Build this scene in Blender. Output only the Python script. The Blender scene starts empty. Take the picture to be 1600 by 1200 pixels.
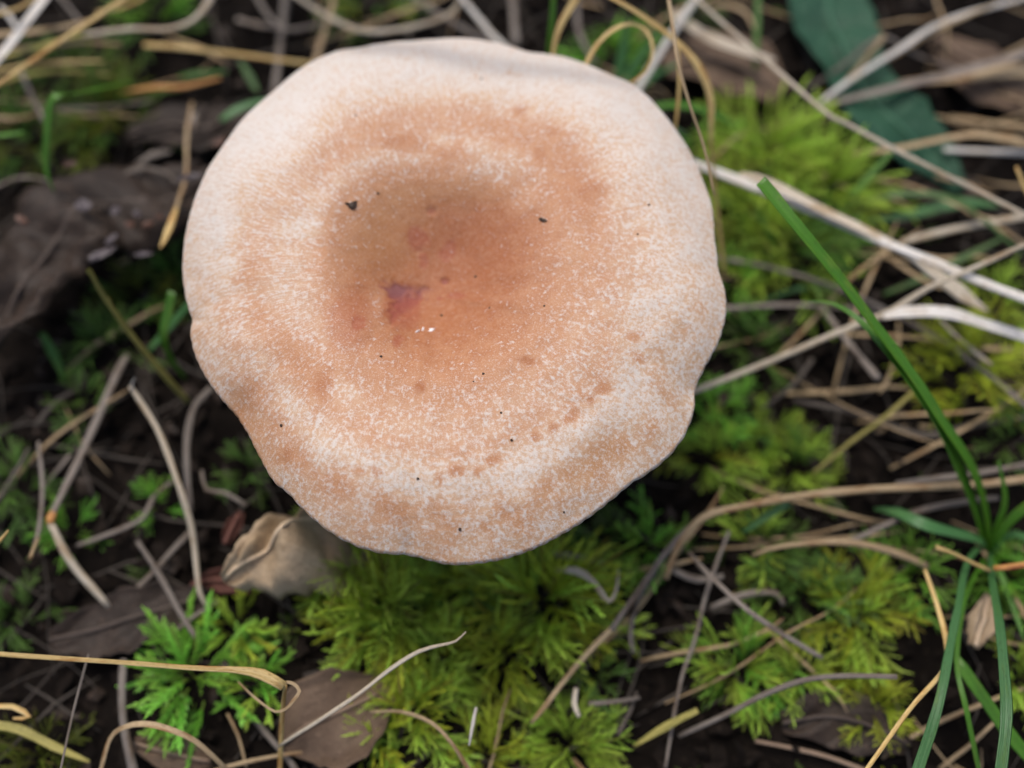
import bpy, bmesh, math, random
import numpy as np
from mathutils import Vector, Matrix, noise
from mathutils.bvhtree import BVHTree
R = math.radians
sc = bpy.context.scene
C = sc.collection

# ---------------------------------------------------------------- camera
TILT = R(22.0)                       # off the vertical
TARGET = Vector((0, 0, 0.050)); DIST = 0.170
LENS = 35.0
cam_loc = TARGET + Vector((0, -math.sin(TILT), math.cos(TILT))) * DIST
cd = bpy.data.cameras.new('camera'); cam = bpy.data.objects.new('camera', cd); C.objects.link(cam)
cam.location = cam_loc; cam.rotation_euler = (TILT, 0, 0)
cd.lens = LENS; cd.sensor_width = 36; cd.clip_start = 0.005; cd.clip_end = 200
sc.camera = cam
CR = Matrix.Rotation(TILT, 3, 'X'); CRI = CR.inverted()
FPX = LENS / 36 * 1600

# ---------------------------------------------------------------- light
SUN_EL, SUN_AZ = R(66), R(-20)       # azimuth from +y towards +x
w = bpy.data.worlds.new('World'); sc.world = w; w.use_nodes = True
nt = w.node_tree; bg = nt.nodes['Background']
sky = nt.nodes.new('ShaderNodeTexSky'); sky.sky_type = 'NISHITA'; sky.sun_disc = False
sky.sun_elevation = SUN_EL; sky.sun_rotation = SUN_AZ; sky.dust_density = 4.0; sky.air_density = 0.85
nt.links.new(sky.outputs[0], bg.inputs[0]); bg.inputs[1].default_value = 0.15
sd = bpy.data.lights.new('sun', 'SUN'); so = bpy.data.objects.new('sun', sd); C.objects.link(so)
sd.energy = 1.5; sd.angle = R(17); sd.color = (1.0, 0.975, 0.945)
sdir = Vector((math.sin(SUN_AZ) * math.cos(SUN_EL), math.cos(SUN_AZ) * math.cos(SUN_EL), math.sin(SUN_EL)))
so.rotation_euler = sdir.to_track_quat('Z', 'Y').to_euler(); so.location = (0, 0, 2)
sc.view_settings.view_transform = 'Standard'; sc.view_settings.look = 'None'
sc.view_settings.exposure = 0.28; sc.view_settings.gamma = 1.0
sc.render.engine = 'CYCLES'
sc.cycles.use_denoising = True
sc.cycles.max_bounces = 6; sc.cycles.diffuse_bounces = 3; sc.cycles.caustics_reflective = False; sc.cycles.caustics_refractive = False

# ---------------------------------------------------------------- helpers
def ray(px, py):
    return (CR @ Vector(((px - 800) / FPX, (600 - py) / FPX, -1)))
def P(px, py, z):                                    # pixel on the level at height z
    d = ray(px, py)
    return cam_loc + d * ((z - cam_loc.z) / d.z)
def depth(p): return -(CRI @ (p - cam_loc)).z
def proj(p):
    q = CRI @ (p - cam_loc); return 800 + FPX * q.x / -q.z, 600 - FPX * q.y / -q.z
def mpp(p): return depth(p) / FPX                    # metres per photo pixel there
fo = P(790, 640, 0.054)
cd.dof.use_dof = True; cd.dof.focus_distance = depth(fo); cd.dof.aperture_fstop = 5.8
cd.dof.aperture_blades = 0

def tag(o, label=None, cat=None, group=None, kind=None):
    if label: o['label'] = label
    if cat: o['category'] = cat
    if group: o['group'] = group
    if kind: o['kind'] = kind
    return o
def mesh_from(name, V, F, mats=(), smooth=True, st=None):
    me = bpy.data.meshes.new(name)
    me.from_pydata([tuple(v) for v in V], [], F)
    for m in mats: me.materials.append(m)
    if smooth: me.polygons.foreach_set('use_smooth', [True] * len(me.polygons))
    if st is not None:
        a = me.attributes.new('st', 'FLOAT_VECTOR', 'POINT'); a.data.foreach_set('vector', np.asarray(st, dtype=np.float32).ravel())
    me.update(); return me
def link(name, me, parent=None):
    o = bpy.data.objects.new(name, me); C.objects.link(o)
    if parent: o.parent = parent; o.matrix_parent_inverse = Matrix.Translation(-parent.location)
    return o
def empty(name, loc):
    o = bpy.data.objects.new(name, None); C.objects.link(o); o.location = loc; o.empty_display_size = 0.005
    return o
class MB:                                            # collects several shapes into one mesh
    def __init__(s): s.V = []; s.F = []; s.S = []
    def add(s, V, F, S):
        n = len(s.V); s.V += list(V); s.S += list(S); s.F += [tuple(i + n for i in f) for f in F]
    def build(s, name, mat, parent=None, smooth=True):
        return link(name, mesh_from(name, s.V, s.F, (mat,), smooth, s.S), parent)

def catmull(pts, step):
    p = [Vector(q) for q in pts]
    if len(p) == 2: p = [p[0], (p[0] + p[1]) / 2, p[1]]
    p = [p[0] * 2 - p[1]] + p + [p[-1] * 2 - p[-2]]
    out, par = [], []
    for i in range(1, len(p) - 2):
        n = max(2, int((p[i + 1] - p[i]).length / step))
        for k in range(n):
            t = k / n; t2 = t * t; t3 = t2 * t
            out.append(0.5 * ((2 * p[i]) + (p[i + 1] - p[i - 1]) * t + (2 * p[i - 1] - 5 * p[i] + 4 * p[i + 1] - p[i + 2]) * t2 + (3 * p[i] - p[i - 1] - 3 * p[i + 1] + p[i + 2]) * t3))
            par.append(i - 1 + t)
    out.append(p[-2]); par.append(len(p) - 3)
    return out, par
def sweep(pts, widths, flat=1.0, fold=0.0, nseg=8, twist=0.0, step=0.0015, wob=0.0, seed=0, cap_end=True, hollow=0):
    """tube or blade along pts; widths full width in m per control point"""
    line, par = catmull(pts, step)
    widths = list(widths)
    V, F, S = [], [], []; run = 0.0; N = len(line)
    for i, c in enumerate(line):
        if i: run += (c - line[i - 1]).length
        t = (line[min(i + 1, N - 1)] - line[max(i - 1, 0)]).normalized()
        side = t.cross(Vector((0, 0, 1)))
        if side.length < 0.05: side = t.cross(Vector((0, 1, 0)))
        side.normalize(); nor = side.cross(t)
        tw = twist if not callable(twist) else twist(i / max(1, N - 1))
        ca, sa = math.cos(tw), math.sin(tw)
        s2 = side * ca + nor * sa; n2 = nor * ca - side * sa
        k = min(int(par[i]), len(widths) - 2) if len(widths) > 1 else 0
        f = par[i] - k
        wd = widths[0] if len(widths) == 1 else widths[k] * (1 - f) + widths[k + 1] * f
        hw = max(wd, 1e-5) / 2
        if wob:
            hw *= 1 + wob * noise.noise((seed * 7.1, run * 160, 0))
            c = c + side * noise.noise((seed * 3.3 + 9, run * 60, 4)) * wob * wd * 1.2 + nor * noise.noise((seed * 5.3, run * 60, 8)) * wob * wd
        for j in range(nseg):
            a = 2 * math.pi * j / nseg; x = math.cos(a); y = math.sin(a)
            V.append(c + s2 * (x * hw) + n2 * (y * hw * flat + fold * hw * abs(x) ** 1.3 - fold * hw * 0.4))
            S.append((run * 1000, x, seed))
        if i:
            a0 = (i - 1) * nseg; b0 = i * nseg
            for j in range(nseg):
                j2 = (j + 1) % nseg; F.append((a0 + j, a0 + j2, b0 + j2, b0 + j))
    if cap_end:
        if not (hollow & 1): F.append(tuple(range(nseg - 1, -1, -1)))
        b0 = (N - 1) * nseg
        if not (hollow & 2): F.append(tuple(b0 + j for j in range(nseg)))
    return V, F, S

# ---------------------------------------------------------------- materials
def newmat(name):
    m = bpy.data.materials.new(name); m.use_nodes = True; nt = m.node_tree
    return m, nt, nt.nodes['Principled BSDF']
def nd(nt, typ, **kw):
    n = nt.nodes.new(typ)
    for k, v in kw.items(): setattr(n, k, v)
    return n
def mixc(nt, fac, a, b, blend='MIX'):
    n = nt.nodes.new('ShaderNodeMix'); n.data_type = 'RGBA'; n.blend_type = blend
    for s, v in ((n.inputs[0], fac), (n.inputs[6], a), (n.inputs[7], b)):
        if isinstance(v, bpy.types.NodeSocket): nt.links.new(v, s)
        elif isinstance(v, (int, float)): s.default_value = v
        else: s.default_value = (*v, 1)
    return n.outputs[2]
def math_(nt, op, a, b=0.0, c=None, clamp=False):
    n = nt.nodes.new('ShaderNodeMath'); n.operation = op; n.use_clamp = clamp
    for s, v in zip(n.inputs, (a, b, c)):
        if v is None: continue
        if isinstance(v, bpy.types.NodeSocket): nt.links.new(v, s)
        else: s.default_value = v
    return n.outputs[0]
def noise_(nt, vec, scale, detail=3, rough=0.55):
    n = nt.nodes.new('ShaderNodeTexNoise'); n.inputs['Scale'].default_value = scale
    n.inputs['Detail'].default_value = detail; n.inputs['Roughness'].default_value = rough
    if vec is not None: nt.links.new(vec, n.inputs['Vector'])
    return n.outputs['Fac']
def attr(nt, name):
    n = nt.nodes.new('ShaderNodeAttribute'); n.attribute_name = name; return n
def mapr(nt, v, a, b, c=0.0, d=1.0):
    n = nt.nodes.new('ShaderNodeMapRange'); nt.links.new(v, n.inputs[0])
    for i, x in enumerate((a, b, c, d)): n.inputs[i + 1].default_value = x
    return n.outputs[0]
def vmul(nt, v, s):
    n = nt.nodes.new('ShaderNodeVectorMath'); n.operation = 'MULTIPLY'; nt.links.new(v, n.inputs[0]); n.inputs[1].default_value = s
    return n.outputs[0]

def fibre_mat(name, c1, c2, c3, rough=0.55, trans=0.0, blotch=0.5, spec=0.35):
    """straw / grass: long streaks c1-c2, blotches of c3"""
    m, nt, b = newmat(name)
    a = attr(nt, 'st').outputs['Vector']
    streak = noise_(nt, vmul(nt, a, (0.06, 3.5, 3.1)), 1.0, 3, 0.6)
    bl = noise_(nt, vmul(nt, a, (0.14, 0.5, 7.7)), 1.0, 4, 0.65)
    spk = noise_(nt, vmul(nt, a, (1.2, 5.0, 2.3)), 1.0, 2, 0.6)
    rnd = nd(nt, 'ShaderNodeObjectInfo').outputs['Random']
    col = mixc(nt, mapr(nt, streak, .35, .65), c1, c2)
    col = mixc(nt, mapr(nt, bl, .58 - .2 * blotch, .70 - .1 * blotch), col, c3)
    col = mixc(nt, mapr(nt, spk, .54, .68, 0, .6), col, tuple(x * .45 for x in c3))
    hs = nd(nt, 'ShaderNodeHueSaturation'); nt.links.new(col, hs.inputs['Color'])
    nt.links.new(mapr(nt, rnd, 0, 1, .8, 1.15), hs.inputs['Value'])
    nt.links.new(hs.outputs[0], b.inputs['Base Color'])
    b.inputs['Roughness'].default_value = rough; b.inputs['Specular IOR Level'].default_value = spec
    bump = nd(nt, 'ShaderNodeBump'); bump.inputs['Strength'].default_value = .8; bump.inputs['Distance'].default_value = .0002
    nt.links.new(noise_(nt, vmul(nt, a, (0.05, 5.0, 1.0)), 1.0, 2), bump.inputs['Height']); nt.links.new(bump.outputs[0], b.inputs['Normal'])
    if trans:
        tr = nd(nt, 'ShaderNodeBsdfTranslucent'); nt.links.new(hs.outputs[0], tr.inputs['Color'])
        mx = nd(nt, 'ShaderNodeMixShader'); mx.inputs[0].default_value = trans
        nt.links.new(b.outputs[0], mx.inputs[1]); nt.links.new(tr.outputs[0], mx.inputs[2])
        nt.links.new(mx.outputs[0], nt.nodes['Material Output'].inputs['Surface'])
    return m
M = {}
M['pale'] = fibre_mat('pale_straw', (.42, .34, .23), (.60, .53, .42), (.34, .23, .12), .5, .12, .35)
M['white'] = fibre_mat('bleached_straw', (.55, .50, .42), (.74, .71, .66), (.44, .34, .22), .45, .12, .25)
M['gold'] = fibre_mat('golden_straw', (.52, .35, .11), (.66, .50, .23), (.40, .19, .04), .5, .12, .4)
M['tan'] = fibre_mat('tan_straw', (.36, .25, .13), (.48, .36, .21), (.24, .12, .04), .55, .1, .4)
M['orange'] = fibre_mat('orange_brown_straw', (.52, .21, .045), (.60, .34, .11), (.28, .09, .025), .5, .1, .4)
M['grey'] = fibre_mat('grey_dead_stem', (.16, .13, .105), (.24, .205, .17), (.10, .065, .04), .65, .0, .45)
M['dark'] = fibre_mat('dark_dead_stem', (.06, .048, .037), (.105, .085, .066), (.035, .024, .016), .7, .0, .5)
M['olive'] = fibre_mat('yellow_green_stalk', (.30, .26, .06), (.38, .32, .09), (.20, .18, .04), .5, .1, .3)
M['green'] = fibre_mat('fresh_green_blade', (.055, .17, .008), (.085, .23, .014), (.13, .24, .02), .36, .25, .15, .5)
M['blue'] = fibre_mat('blue_green_blade', (.055, .17, .045), (.085, .22, .065), (.09, .20, .04), .38, .28, .15, .5)
M['dgreen'] = fibre_mat('dull_green_blade', (.06, .13, .03), (.09, .17, .05), (.12, .14, .04), .5, .25, .2, .4)

def leaf_mat(name, c1, c2, c3, rough=.6, trans=.1, spot=.5):
    m, nt, b = newmat(name)
    tc = nd(nt, 'ShaderNodeTexCoord').outputs['Object']
    a = attr(nt, 'st'); sep = nd(nt, 'ShaderNodeSeparateXYZ'); nt.links.new(a.outputs['Vector'], sep.inputs[0])
    n1 = noise_(nt, tc, 140, 5, .6); n2 = noise_(nt, tc, 900, 4, .7); n3 = noise_(nt, tc, 2600, 2, .6)
    col = mixc(nt, mapr(nt, n1, .35, .65), c1, c2)
    col = mixc(nt, mapr(nt, n2, .68 - .2 * spot, .78 - .1 * spot, 0, .85), col, c3)
    col = mixc(nt, mapr(nt, n3, .35, .7, .0, .45), col, tuple(x * .5 for x in c1))
    col = mixc(nt, mapr(nt, sep.outputs[2], .2, 1, 0, .8), col, tuple(min(1, x * 1.6 + .02) for x in c2))   # veins
    nt.links.new(col, b.inputs['Base Color']); b.inputs['Roughness'].default_value = rough
    b.inputs['Specular IOR Level'].default_value = .18
    bump = nd(nt, 'ShaderNodeBump'); bump.inputs['Strength'].default_value = .6; bump.inputs['Distance'].default_value = .0005
    nt.links.new(n2, bump.inputs['Height']); nt.links.new(bump.outputs[0], b.inputs['Normal'])
    tr = nd(nt, 'ShaderNodeBsdfTranslucent'); nt.links.new(col, tr.inputs['Color'])
    mx = nd(nt, 'ShaderNodeMixShader'); mx.inputs[0].default_value = trans
    nt.links.new(b.outputs[0], mx.inputs[1]); nt.links.new(tr.outputs[0], mx.inputs[2])
    nt.links.new(mx.outputs[0], nt.nodes['Material Output'].inputs['Surface'])
    return m
M['leaf_dark'] = leaf_mat('dark_rotting_leaf', (.026, .018, .013), (.052, .036, .026), (.15, .095, .065), .45)
M['leaf_beige'] = leaf_mat('grey_beige_dead_leaf', (.38, .27, .16), (.52, .39, .25), (.16, .09, .045), .6)
M['leaf_brown'] = leaf_mat('brown_dead_leaf', (.11, .07, .045), (.17, .115, .075), (.05, .03, .02), .6)
M['leaf_red'] = leaf_mat('red_brown_dead_leaf', (.075, .028, .020), (.11, .042, .028), (.04, .02, .015), .55)
M['leaf_green'] = leaf_mat('blue_green_broad_leaf', (.028, .085, .048), (.040, .115, .062), (.05, .13, .05), .42, .25, .1)

def moss_mat(name, base, tip, stem):
    m, nt, b = newmat(name)
    a = attr(nt, 'st'); sep = nd(nt, 'ShaderNodeSeparateXYZ'); nt.links.new(a.outputs['Vector'], sep.inputs[0])
    col = mixc(nt, sep.outputs[0], base, tip)
    col = mixc(nt, sep.outputs[1], col, stem)
    rnd = nd(nt, 'ShaderNodeObjectInfo').outputs['Random']
    hs = nd(nt, 'ShaderNodeHueSaturation'); nt.links.new(col, hs.inputs['Color'])
    nt.links.new(mapr(nt, rnd, 0, 1, .75, 1.25), hs.inputs['Value'])
    nt.links.new(mapr(nt, rnd, 0, 1, .485, .515), hs.inputs['Hue'])
    nt.links.new(hs.outputs[0], b.inputs['Base Color'])
    b.inputs['Roughness'].default_value = .45; b.inputs['Specular IOR Level'].default_value = .4
    tr = nd(nt, 'ShaderNodeBsdfTranslucent'); nt.links.new(hs.outputs[0], tr.inputs['Color'])
    mx = nd(nt, 'ShaderNodeMixShader'); mx.inputs[0].default_value = .48
    nt.links.new(b.outputs[0], mx.inputs[1]); nt.links.new(tr.outputs[0], mx.inputs[2])
    nt.links.new(mx.outputs[0], nt.nodes['Material Output'].inputs['Surface'])
    return m
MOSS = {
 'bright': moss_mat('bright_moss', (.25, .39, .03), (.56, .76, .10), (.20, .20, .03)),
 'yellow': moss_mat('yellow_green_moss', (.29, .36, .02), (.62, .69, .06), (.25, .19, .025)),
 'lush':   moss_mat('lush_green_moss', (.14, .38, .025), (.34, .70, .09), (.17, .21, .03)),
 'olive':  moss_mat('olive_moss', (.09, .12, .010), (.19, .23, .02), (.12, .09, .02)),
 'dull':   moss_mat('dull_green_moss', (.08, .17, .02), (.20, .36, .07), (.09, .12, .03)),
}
def soil_mat(name, c1, c2, c3):
    m, nt, b = newmat(name)
    tc = nd(nt, 'ShaderNodeTexCoord').outputs['Object']
    n1 = noise_(nt, tc, 110, 5, .6); n2 = noise_(nt, tc, 700, 5, .7); n3 = noise_(nt, tc, 260, 3, .6)
    col = mixc(nt, mapr(nt, n1, .35, .65), c1, c2)
    col = mixc(nt, mapr(nt, n2, .58, .72), col, c3)
    nt.links.new(col, b.inputs['Base Color']); b.inputs['Roughness'].default_value = .9; b.inputs['Specular IOR Level'].default_value = .08
    bump = nd(nt, 'ShaderNodeBump'); bump.inputs['Strength'].default_value = 1; bump.inputs['Distance'].default_value = .0015
    nt.links.new(n2, bump.inputs['Height']); nt.links.new(bump.outputs[0], b.inputs['Normal'])
    return m
M['soil'] = soil_mat('dark_humus', (.005, .0036, .0027), (.011, .008, .006), (.034, .024, .016))
M['flake'] = soil_mat('decayed_litter', (.009, .0065, .005), (.022, .016, .012), (.055, .040, .029))

# ---------------------------------------------------------------- ground
def ground_z(x, y):
    d = math.hypot(x, y)
    z = 0.0045 * noise.noise((x * 22, y * 22, 0.3)) + 0.0025 * noise.noise((x * 60, y * 60, 5.1))
    if d < .6: z += 0.0012 * noise.noise((x * 190, y * 190, 9.1)) + 0.0006 * noise.noise((x * 480, y * 480, 2.1))
    if d > .6: z += min(1, (d - .6) * .4) * .12 * noise.noise((x * .5, y * .5, 3.3))
    return z
inner = np.arange(-.24, .2401, .0016)
outer = []; v = .25; s = .012
while v < 40: outer.append(v); v += s; s *= 1.28
axis = np.concatenate([-np.array(outer[::-1]), inner, np.array(outer)])
n = len(axis); V = [(x, y + .02, ground_z(x, y + .02)) for y in axis for x in axis]
F = [(j * n + i, j * n + i + 1, j * n + n + i + 1, j * n + n + i) for j in range(n - 1) for i in range(n - 1)]
g = link('ground', mesh_from('ground', V, F, (M['soil'],), True)); tag(g, 'dark crumbly woodland soil under the moss and dead grass', 'ground', kind='structure')

# ---------------------------------------------------------------- mushroom
OUT = [(285,430),(290,380),(305,330),(330,275),(360,232),(395,185),(440,140),(490,105),(530,88),(570,82),(600,76),(640,71),(680,66),(740,62),(790,68),(830,80),(880,88),(920,103),(960,125),(990,142),(1020,170),(1050,205),(1075,240),(1095,285),(1110,330),(1113,380),(1118,430),(1130,468),(1131,500),(1120,540),(1100,575),(1086,605),(1085,640),(1070,680),(1045,712),(1010,740),(985,755),(950,785),(910,815),(870,840),(830,860),(790,873),(740,882),(700,883),(662,874),(640,868),(600,868),(560,858),(520,837),(480,803),(455,775),(430,755),(410,720),(390,680),(370,648),(340,615),(320,585),(304,550),(298,520),(300,497),(291,470)]
ZR = 0.0475                                    # height of the widest part of the margin
CPX = (672, 452)
c0 = P(*CPX, ZR); rim = [P(x, y, ZR) - c0 for x, y in OUT]
ang = np.array([math.atan2(p.y, p.x) for p in rim]); rad = np.array([math.hypot(p.x, p.y) for p in rim])
o = np.argsort(ang); ang = ang[o]; rad = rad[o]
NT = 560
th = np.linspace(-math.pi, math.pi, NT, endpoint=False)
RO = np.interp(th, np.concatenate([ang[-3:] - 2 * math.pi, ang, ang[:3] + 2 * math.pi]), np.concatenate([rad[-3:], rad, rad[:3]]))
k = np.array([1, 3, 5, 3, 1.]); k /= k.sum()
RO = sum(kk * np.roll(RO, i - 2) for i, kk in enumerate(k))
RHO = 0.0012                                   # lip radius
def smooth(a, b, x):
    t = np.clip((x - a) / (b - a), 0, 1); return t * t * (3 - 2 * t)
def cap_prof(t, a):
    """height over ZR of the cap's upper side"""
    z = 0.0085 - 0.0105 * (1 - smooth(0.0, 0.48, t)) ** 1.1
    z = z - 0.0070 * np.clip((t - .55) / .45, 0, 1) ** 2.6
    z = z + 0.0011 * np.sin(3 * a + .8) * smooth(.35, .9, t) + .0006 * np.sin(7 * a + 2.1) * smooth(.6, 1, t)
    return z
ts = np.concatenate([np.linspace(0.004, .5, 110), np.linspace(.5, 1, 112)[1:]])
rows = []
A = th
for t in ts:
    r = t * (RO - RHO * .18)
    rows.append(np.stack([r * np.cos(A), r * np.sin(A), cap_prof(t, A)], 1))
base_last = rows[-1]
# wrinkles, pits and scalloped margin
scal = .00018 * np.abs(np.sin(A * 62 + 3 * np.sin(A * 5)))
lipc_r = RO - RHO; lz = rows[-1][:, 2] - RHO * .57
for q in np.linspace(33, -150, 13):
    rr = lipc_r + (RHO + scal * float(np.clip((33 - q) / 45, 0, 1))) * math.cos(R(q)); zz = lz + RHO * math.sin(R(q))
    rows.append(np.stack([rr * np.cos(A), rr * np.sin(A), zz], 1))
# underside, running in to the stem
r_in = lipc_r + RHO * math.cos(R(-150)); z_in = lz + RHO * math.sin(R(-150))
for s_ in np.linspace(0, 1, 14)[1:]:
    rr = r_in * (1 - s_) + .0085 * s_
    zz = z_in * (1 - s_) + (-.0075) * s_ + .0022 * math.sin(math.pi * s_)
    rows.append(np.stack([rr * np.cos(A), rr * np.sin(A), zz], 1))
G = np.array(rows); NR = len(rows)
V = G.reshape(-1, 3) + np.array([c0.x, c0.y, ZR])
NTOP = len(ts)
# low swells and small dents on the upper side
nz = np.array([noise.noise((p[0] * 90, p[1] * 90, 1.7)) * .00055 + noise.noise((p[0] * 260, p[1] * 260, 4.2)) * .00018 + noise.noise((p[0] * 900, p[1] * 900, 7.2)) * .00006 for p in V[:NTOP * NT]])
V[:NTOP * NT, 2] += nz
# a closing vertex at the centre
V = np.vstack([V, [[c0.x, c0.y, V[:NT, 2].mean()]]])
F = []
for i in range(NR - 1):
    a0, b0 = i * NT, (i + 1) * NT
    F += [(a0 + j, b0 + j, b0 + (j + 1) % NT, a0 + (j + 1) % NT) for j in range(NT)]
F += [(NR * NT, j, (j + 1) % NT) for j in range(NT)]
# pigment fields, some with shade painted in, from where each point of the skin lies
camn = np.array(cam_loc); Q = (V - camn) @ np.array(CR)      # = CRI @ v
U = 800 + FPX * Q[:, 0] / -Q[:, 2]; W_ = 600 - FPX * Q[:, 1] / -Q[:, 2]
tt = np.concatenate([np.repeat(ts, NT), np.ones((NR - NTOP) * NT), [0.]])
aa = np.concatenate([np.tile(A, NR), [0.]])
rr = np.hypot(V[:, 0] - c0.x, V[:, 1] - c0.y)
def blob(x, y, rx, ry, rot=0, p=1.0, jit=0.):
    c_, s_ = math.cos(R(rot)), math.sin(R(rot)); dx, dy = U - x, W_ - y
    if jit: dx = dx + jit * n_hi; dy = dy + jit * n_md
    u = (dx * c_ + dy * s_) / rx; v_ = (-dx * s_ + dy * c_) / ry
    return np.exp(-((u * u + v_ * v_) ** p))
n_lo = np.array([noise.noise((p[0] * 75, p[1] * 75, 11.)) for p in V]); n_md = np.array([noise.noise((p[0] * 230, p[1] * 230, 3.)) for p in V])
tw = tt + .05 * n_lo + .02 * n_md
def angw(c, wdt):                               # picture-plane angle window, degrees, up = 90
    d = (np.degrees(aa) - c + 180) % 360 - 180
    return np.exp(-(d / wdt) ** 4)
def ring(c, s): return np.exp(-((tw - c) / s) ** 2)
org = .40 + .05 * n_lo + .04 * n_md
org += .54 * np.exp(-(np.clip(tt + .03 * n_lo + .015 * n_md, 0, 1) / .46) ** 3.4)  # orange middle disc, darkened further to paint in the bowl's shade
org += .16 * ring(.57, .09) * angw(75, 75)
org += .12 * ring(.50, .16) * angw(-50, 95)
org -= .13 * ring(.45, .05) * angw(95, 75)
org += .16 * ring(.74, .13) * angw(190, 45)
org -= .05 * ring(.52, .07) * angw(180, 40)
org += .10 * blob(500, 590, 90, 50, 20) + .12 * blob(420, 690, 60, 50, 30) + .14 * blob(855, 285, 60, 70, 20) + .16 * blob(375, 640, 30, 45)
org += .08 * ring(.67, .04) * angw(-80, 80)
org -= .12 * ring(.79, .05) * angw(-95, 75)
org += .14 * ring(.89, .05) * angw(-65, 60) * (.5 + 1.2 * np.clip(n_md + .3, 0, 1))
org -= .26 * smooth(.60, .85, tw) * angw(105, 72)
org -= .12 * smooth(.68, .92, tw) * angw(0, 60)
org += .05 * smooth(.80, .95, tt) * angw(-95, 90) + .06 * n_md * smooth(.6, .8, tt)
org += .05 * smooth(.5, .7, tt) * (1 - angw(100, 80))
n_hi = np.array([noise.noise((p[0] * 700, p[1] * 700, 6.)) for p in V])
spots = [(990,527,14,11,0),(945,607,15,10,0),(922,626,8,7,-30),(893,650,17,9,-40),(838,680,11,9,20),(865,668,9,8,0),(745,735,12,10,20),(714,736,14,9,0),(770,718,10,9,0),(685,748,9,11,10),(562,735,10,9,0),(588,737,9,9,0),(1008,357,14,10,0),(1047,255,7,6,0),(865,205,13,9,0),(812,172,13,10,-30),(800,115,18,7,0),(825,565,16,8,0),(845,240,12,16,0),(700,236,30,12,0),(640,225,40,14,0),(505,597,16,22,10),(448,712,12,16,20),(655,607,10,9,0),(930,300,22,16,0),(1000,560,14,8,30)]
for s_ in spots: org += (.17 if s_[1] < 500 or s_[0] < 520 else .30) * blob(*s_, p=1.6, jit=7)
pale = [(355,415,22,14),(470,355,30,14),(590,470,12,26),(540,610,24,16),(345,360,26,40),(420,200,60,50),(760,270,50,20),(820,310,24,20),(1000,470,30,24)]
for s_ in pale: org -= .16 * blob(*s_)
och = .60 * blob(605, 365, 66, 76, 30, 1.4) + .35 * blob(700, 300, 90, 25, 0, 1.2) + .35 * smooth(.88, 1, tt) * angw(-80, 100) + .35 * ring(.89, .07) * angw(-45, 60) + .5 * blob(1070, 565, 30, 22)  # ochre skin tones, plus painted shade on the bowl's upper-left wall
org += .16 * blob(930, 715, 75, 32, -32); och = och + .35 * blob(930, 715, 80, 36, -32)  # brown stain near the lower right rim, with shading painted into it
red = .28 * blob(725, 400, 125, 95, 0, 1.5) + .50 * blob(545, 500, 36, 48, 20, 1.4)
for s_ in [(700,392,11,18,22),(652,372,17,20,-20),(712,462,14,6,-4),(688,465,5,4,0),(662,408,8,12,10),(622,532,11,8,-40),(560,505,10,12,0),(630,480,30,34,0)]: red += .95 * blob(*s_, p=3, jit=5)
org += .3 * np.clip(red, 0, 1)
jx, jy = U + 14 * n_hi + 6 * n_md, W_ - 12 * n_hi
poly = [(597, 436), (630, 446), (656, 458), (662, 472), (644, 487), (613, 503), (603, 478)]
dist = []
for (x0, y0), (x1, y1) in zip(poly, poly[1:] + poly[:1]):
    l_ = math.hypot(x1 - x0, y1 - y0); dist.append(((x1 - x0) * (jy - y0) - (y1 - y0) * (jx - x0)) / l_)
tri = smooth(-9, 15, np.minimum.reduce(dist))
scar = np.clip(tri + .9 * blob(695, 439, 7, 6, 0, 2) + .6 * blob(640, 452, 42, 9, 5, 1.5) + .6 * blob(674, 329, 9, 7, 0, 2) + .35 * blob(655, 392, 8, 6, 0, 2), 0, 1)
mauve = np.clip(.9 * blob(615, 450, 22, 18, 20, 1.5) + .8 * blob(665, 448, 40, 12, -5, 1.2), 0, 1)
# dents under scar and spots
top = np.arange(len(V)) < NTOP * NT
V[:, 2] -= np.where(top, 0.00045 * scar + .00012 * np.clip(red - .6, 0, 1), 0)
V[:, 2] += np.where(top, -.0007 * blob(935, 715, 60, 30, -30) - .0008 * blob(375, 640, 26, 40, -30) - .0006 * blob(1085, 610, 25, 18) - .0006 * blob(640, 860, 10, 25) - .0005 * blob(302, 500, 22, 9), 0)
dl = V[(NTOP - 1) * NT:NTOP * NT, 2] - (base_last[:, 2] + ZR)
for i in range(NTOP, NR):
    V[i * NT:(i + 1) * NT, 2] += dl * (1.0 if i < NTOP + 13 else max(0, 1 - (i - NTOP - 12) / 6))
me = mesh_from('cap', V, F, (), True)
for nm, arr in (('org', org), ('och', och), ('red', red), ('scar', scar), ('mauve', mauve), ('tt', tt), ('fw', .12 + .42 * smooth(.25, .6, tt) * (.25 + .75 * angw(140, 85)))):
    a = me.attributes.new(nm, 'FLOAT', 'POINT'); a.data.foreach_set('value', np.clip(arr, 0, 1).astype(np.float32))
fib = np.stack([np.cos(aa) * 95, np.sin(aa) * 95, rr * 1000 * .55], 1)
a = me.attributes.new('fib', 'FLOAT_VECTOR', 'POINT'); a.data.foreach_set('vector', fib.astype(np.float32).ravel())
m, nt, b = newmat('mushroom_cap_skin'); M['cap'] = m
tc = nd(nt, 'ShaderNodeTexCoord').outputs['Object']; fb = attr(nt, 'fib').outputs['Vector']
n_f = noise_(nt, fb, 1.0, 3, .6); n_i = noise_(nt, tc, 1350, 4, .68); n_c = noise_(nt, tc, 420, 3, .6); n_g = noise_(nt, tc, 4200, 2, .6)
f_t = attr(nt, 'tt').outputs['Fac']
wf = attr(nt, 'fw').outputs['Fac']
mot = math_(nt, 'ADD', math_(nt, 'MULTIPLY', n_f, wf), math_(nt, 'MULTIPLY', n_i, math_(nt, 'SUBTRACT', 1.0, wf)))
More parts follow.
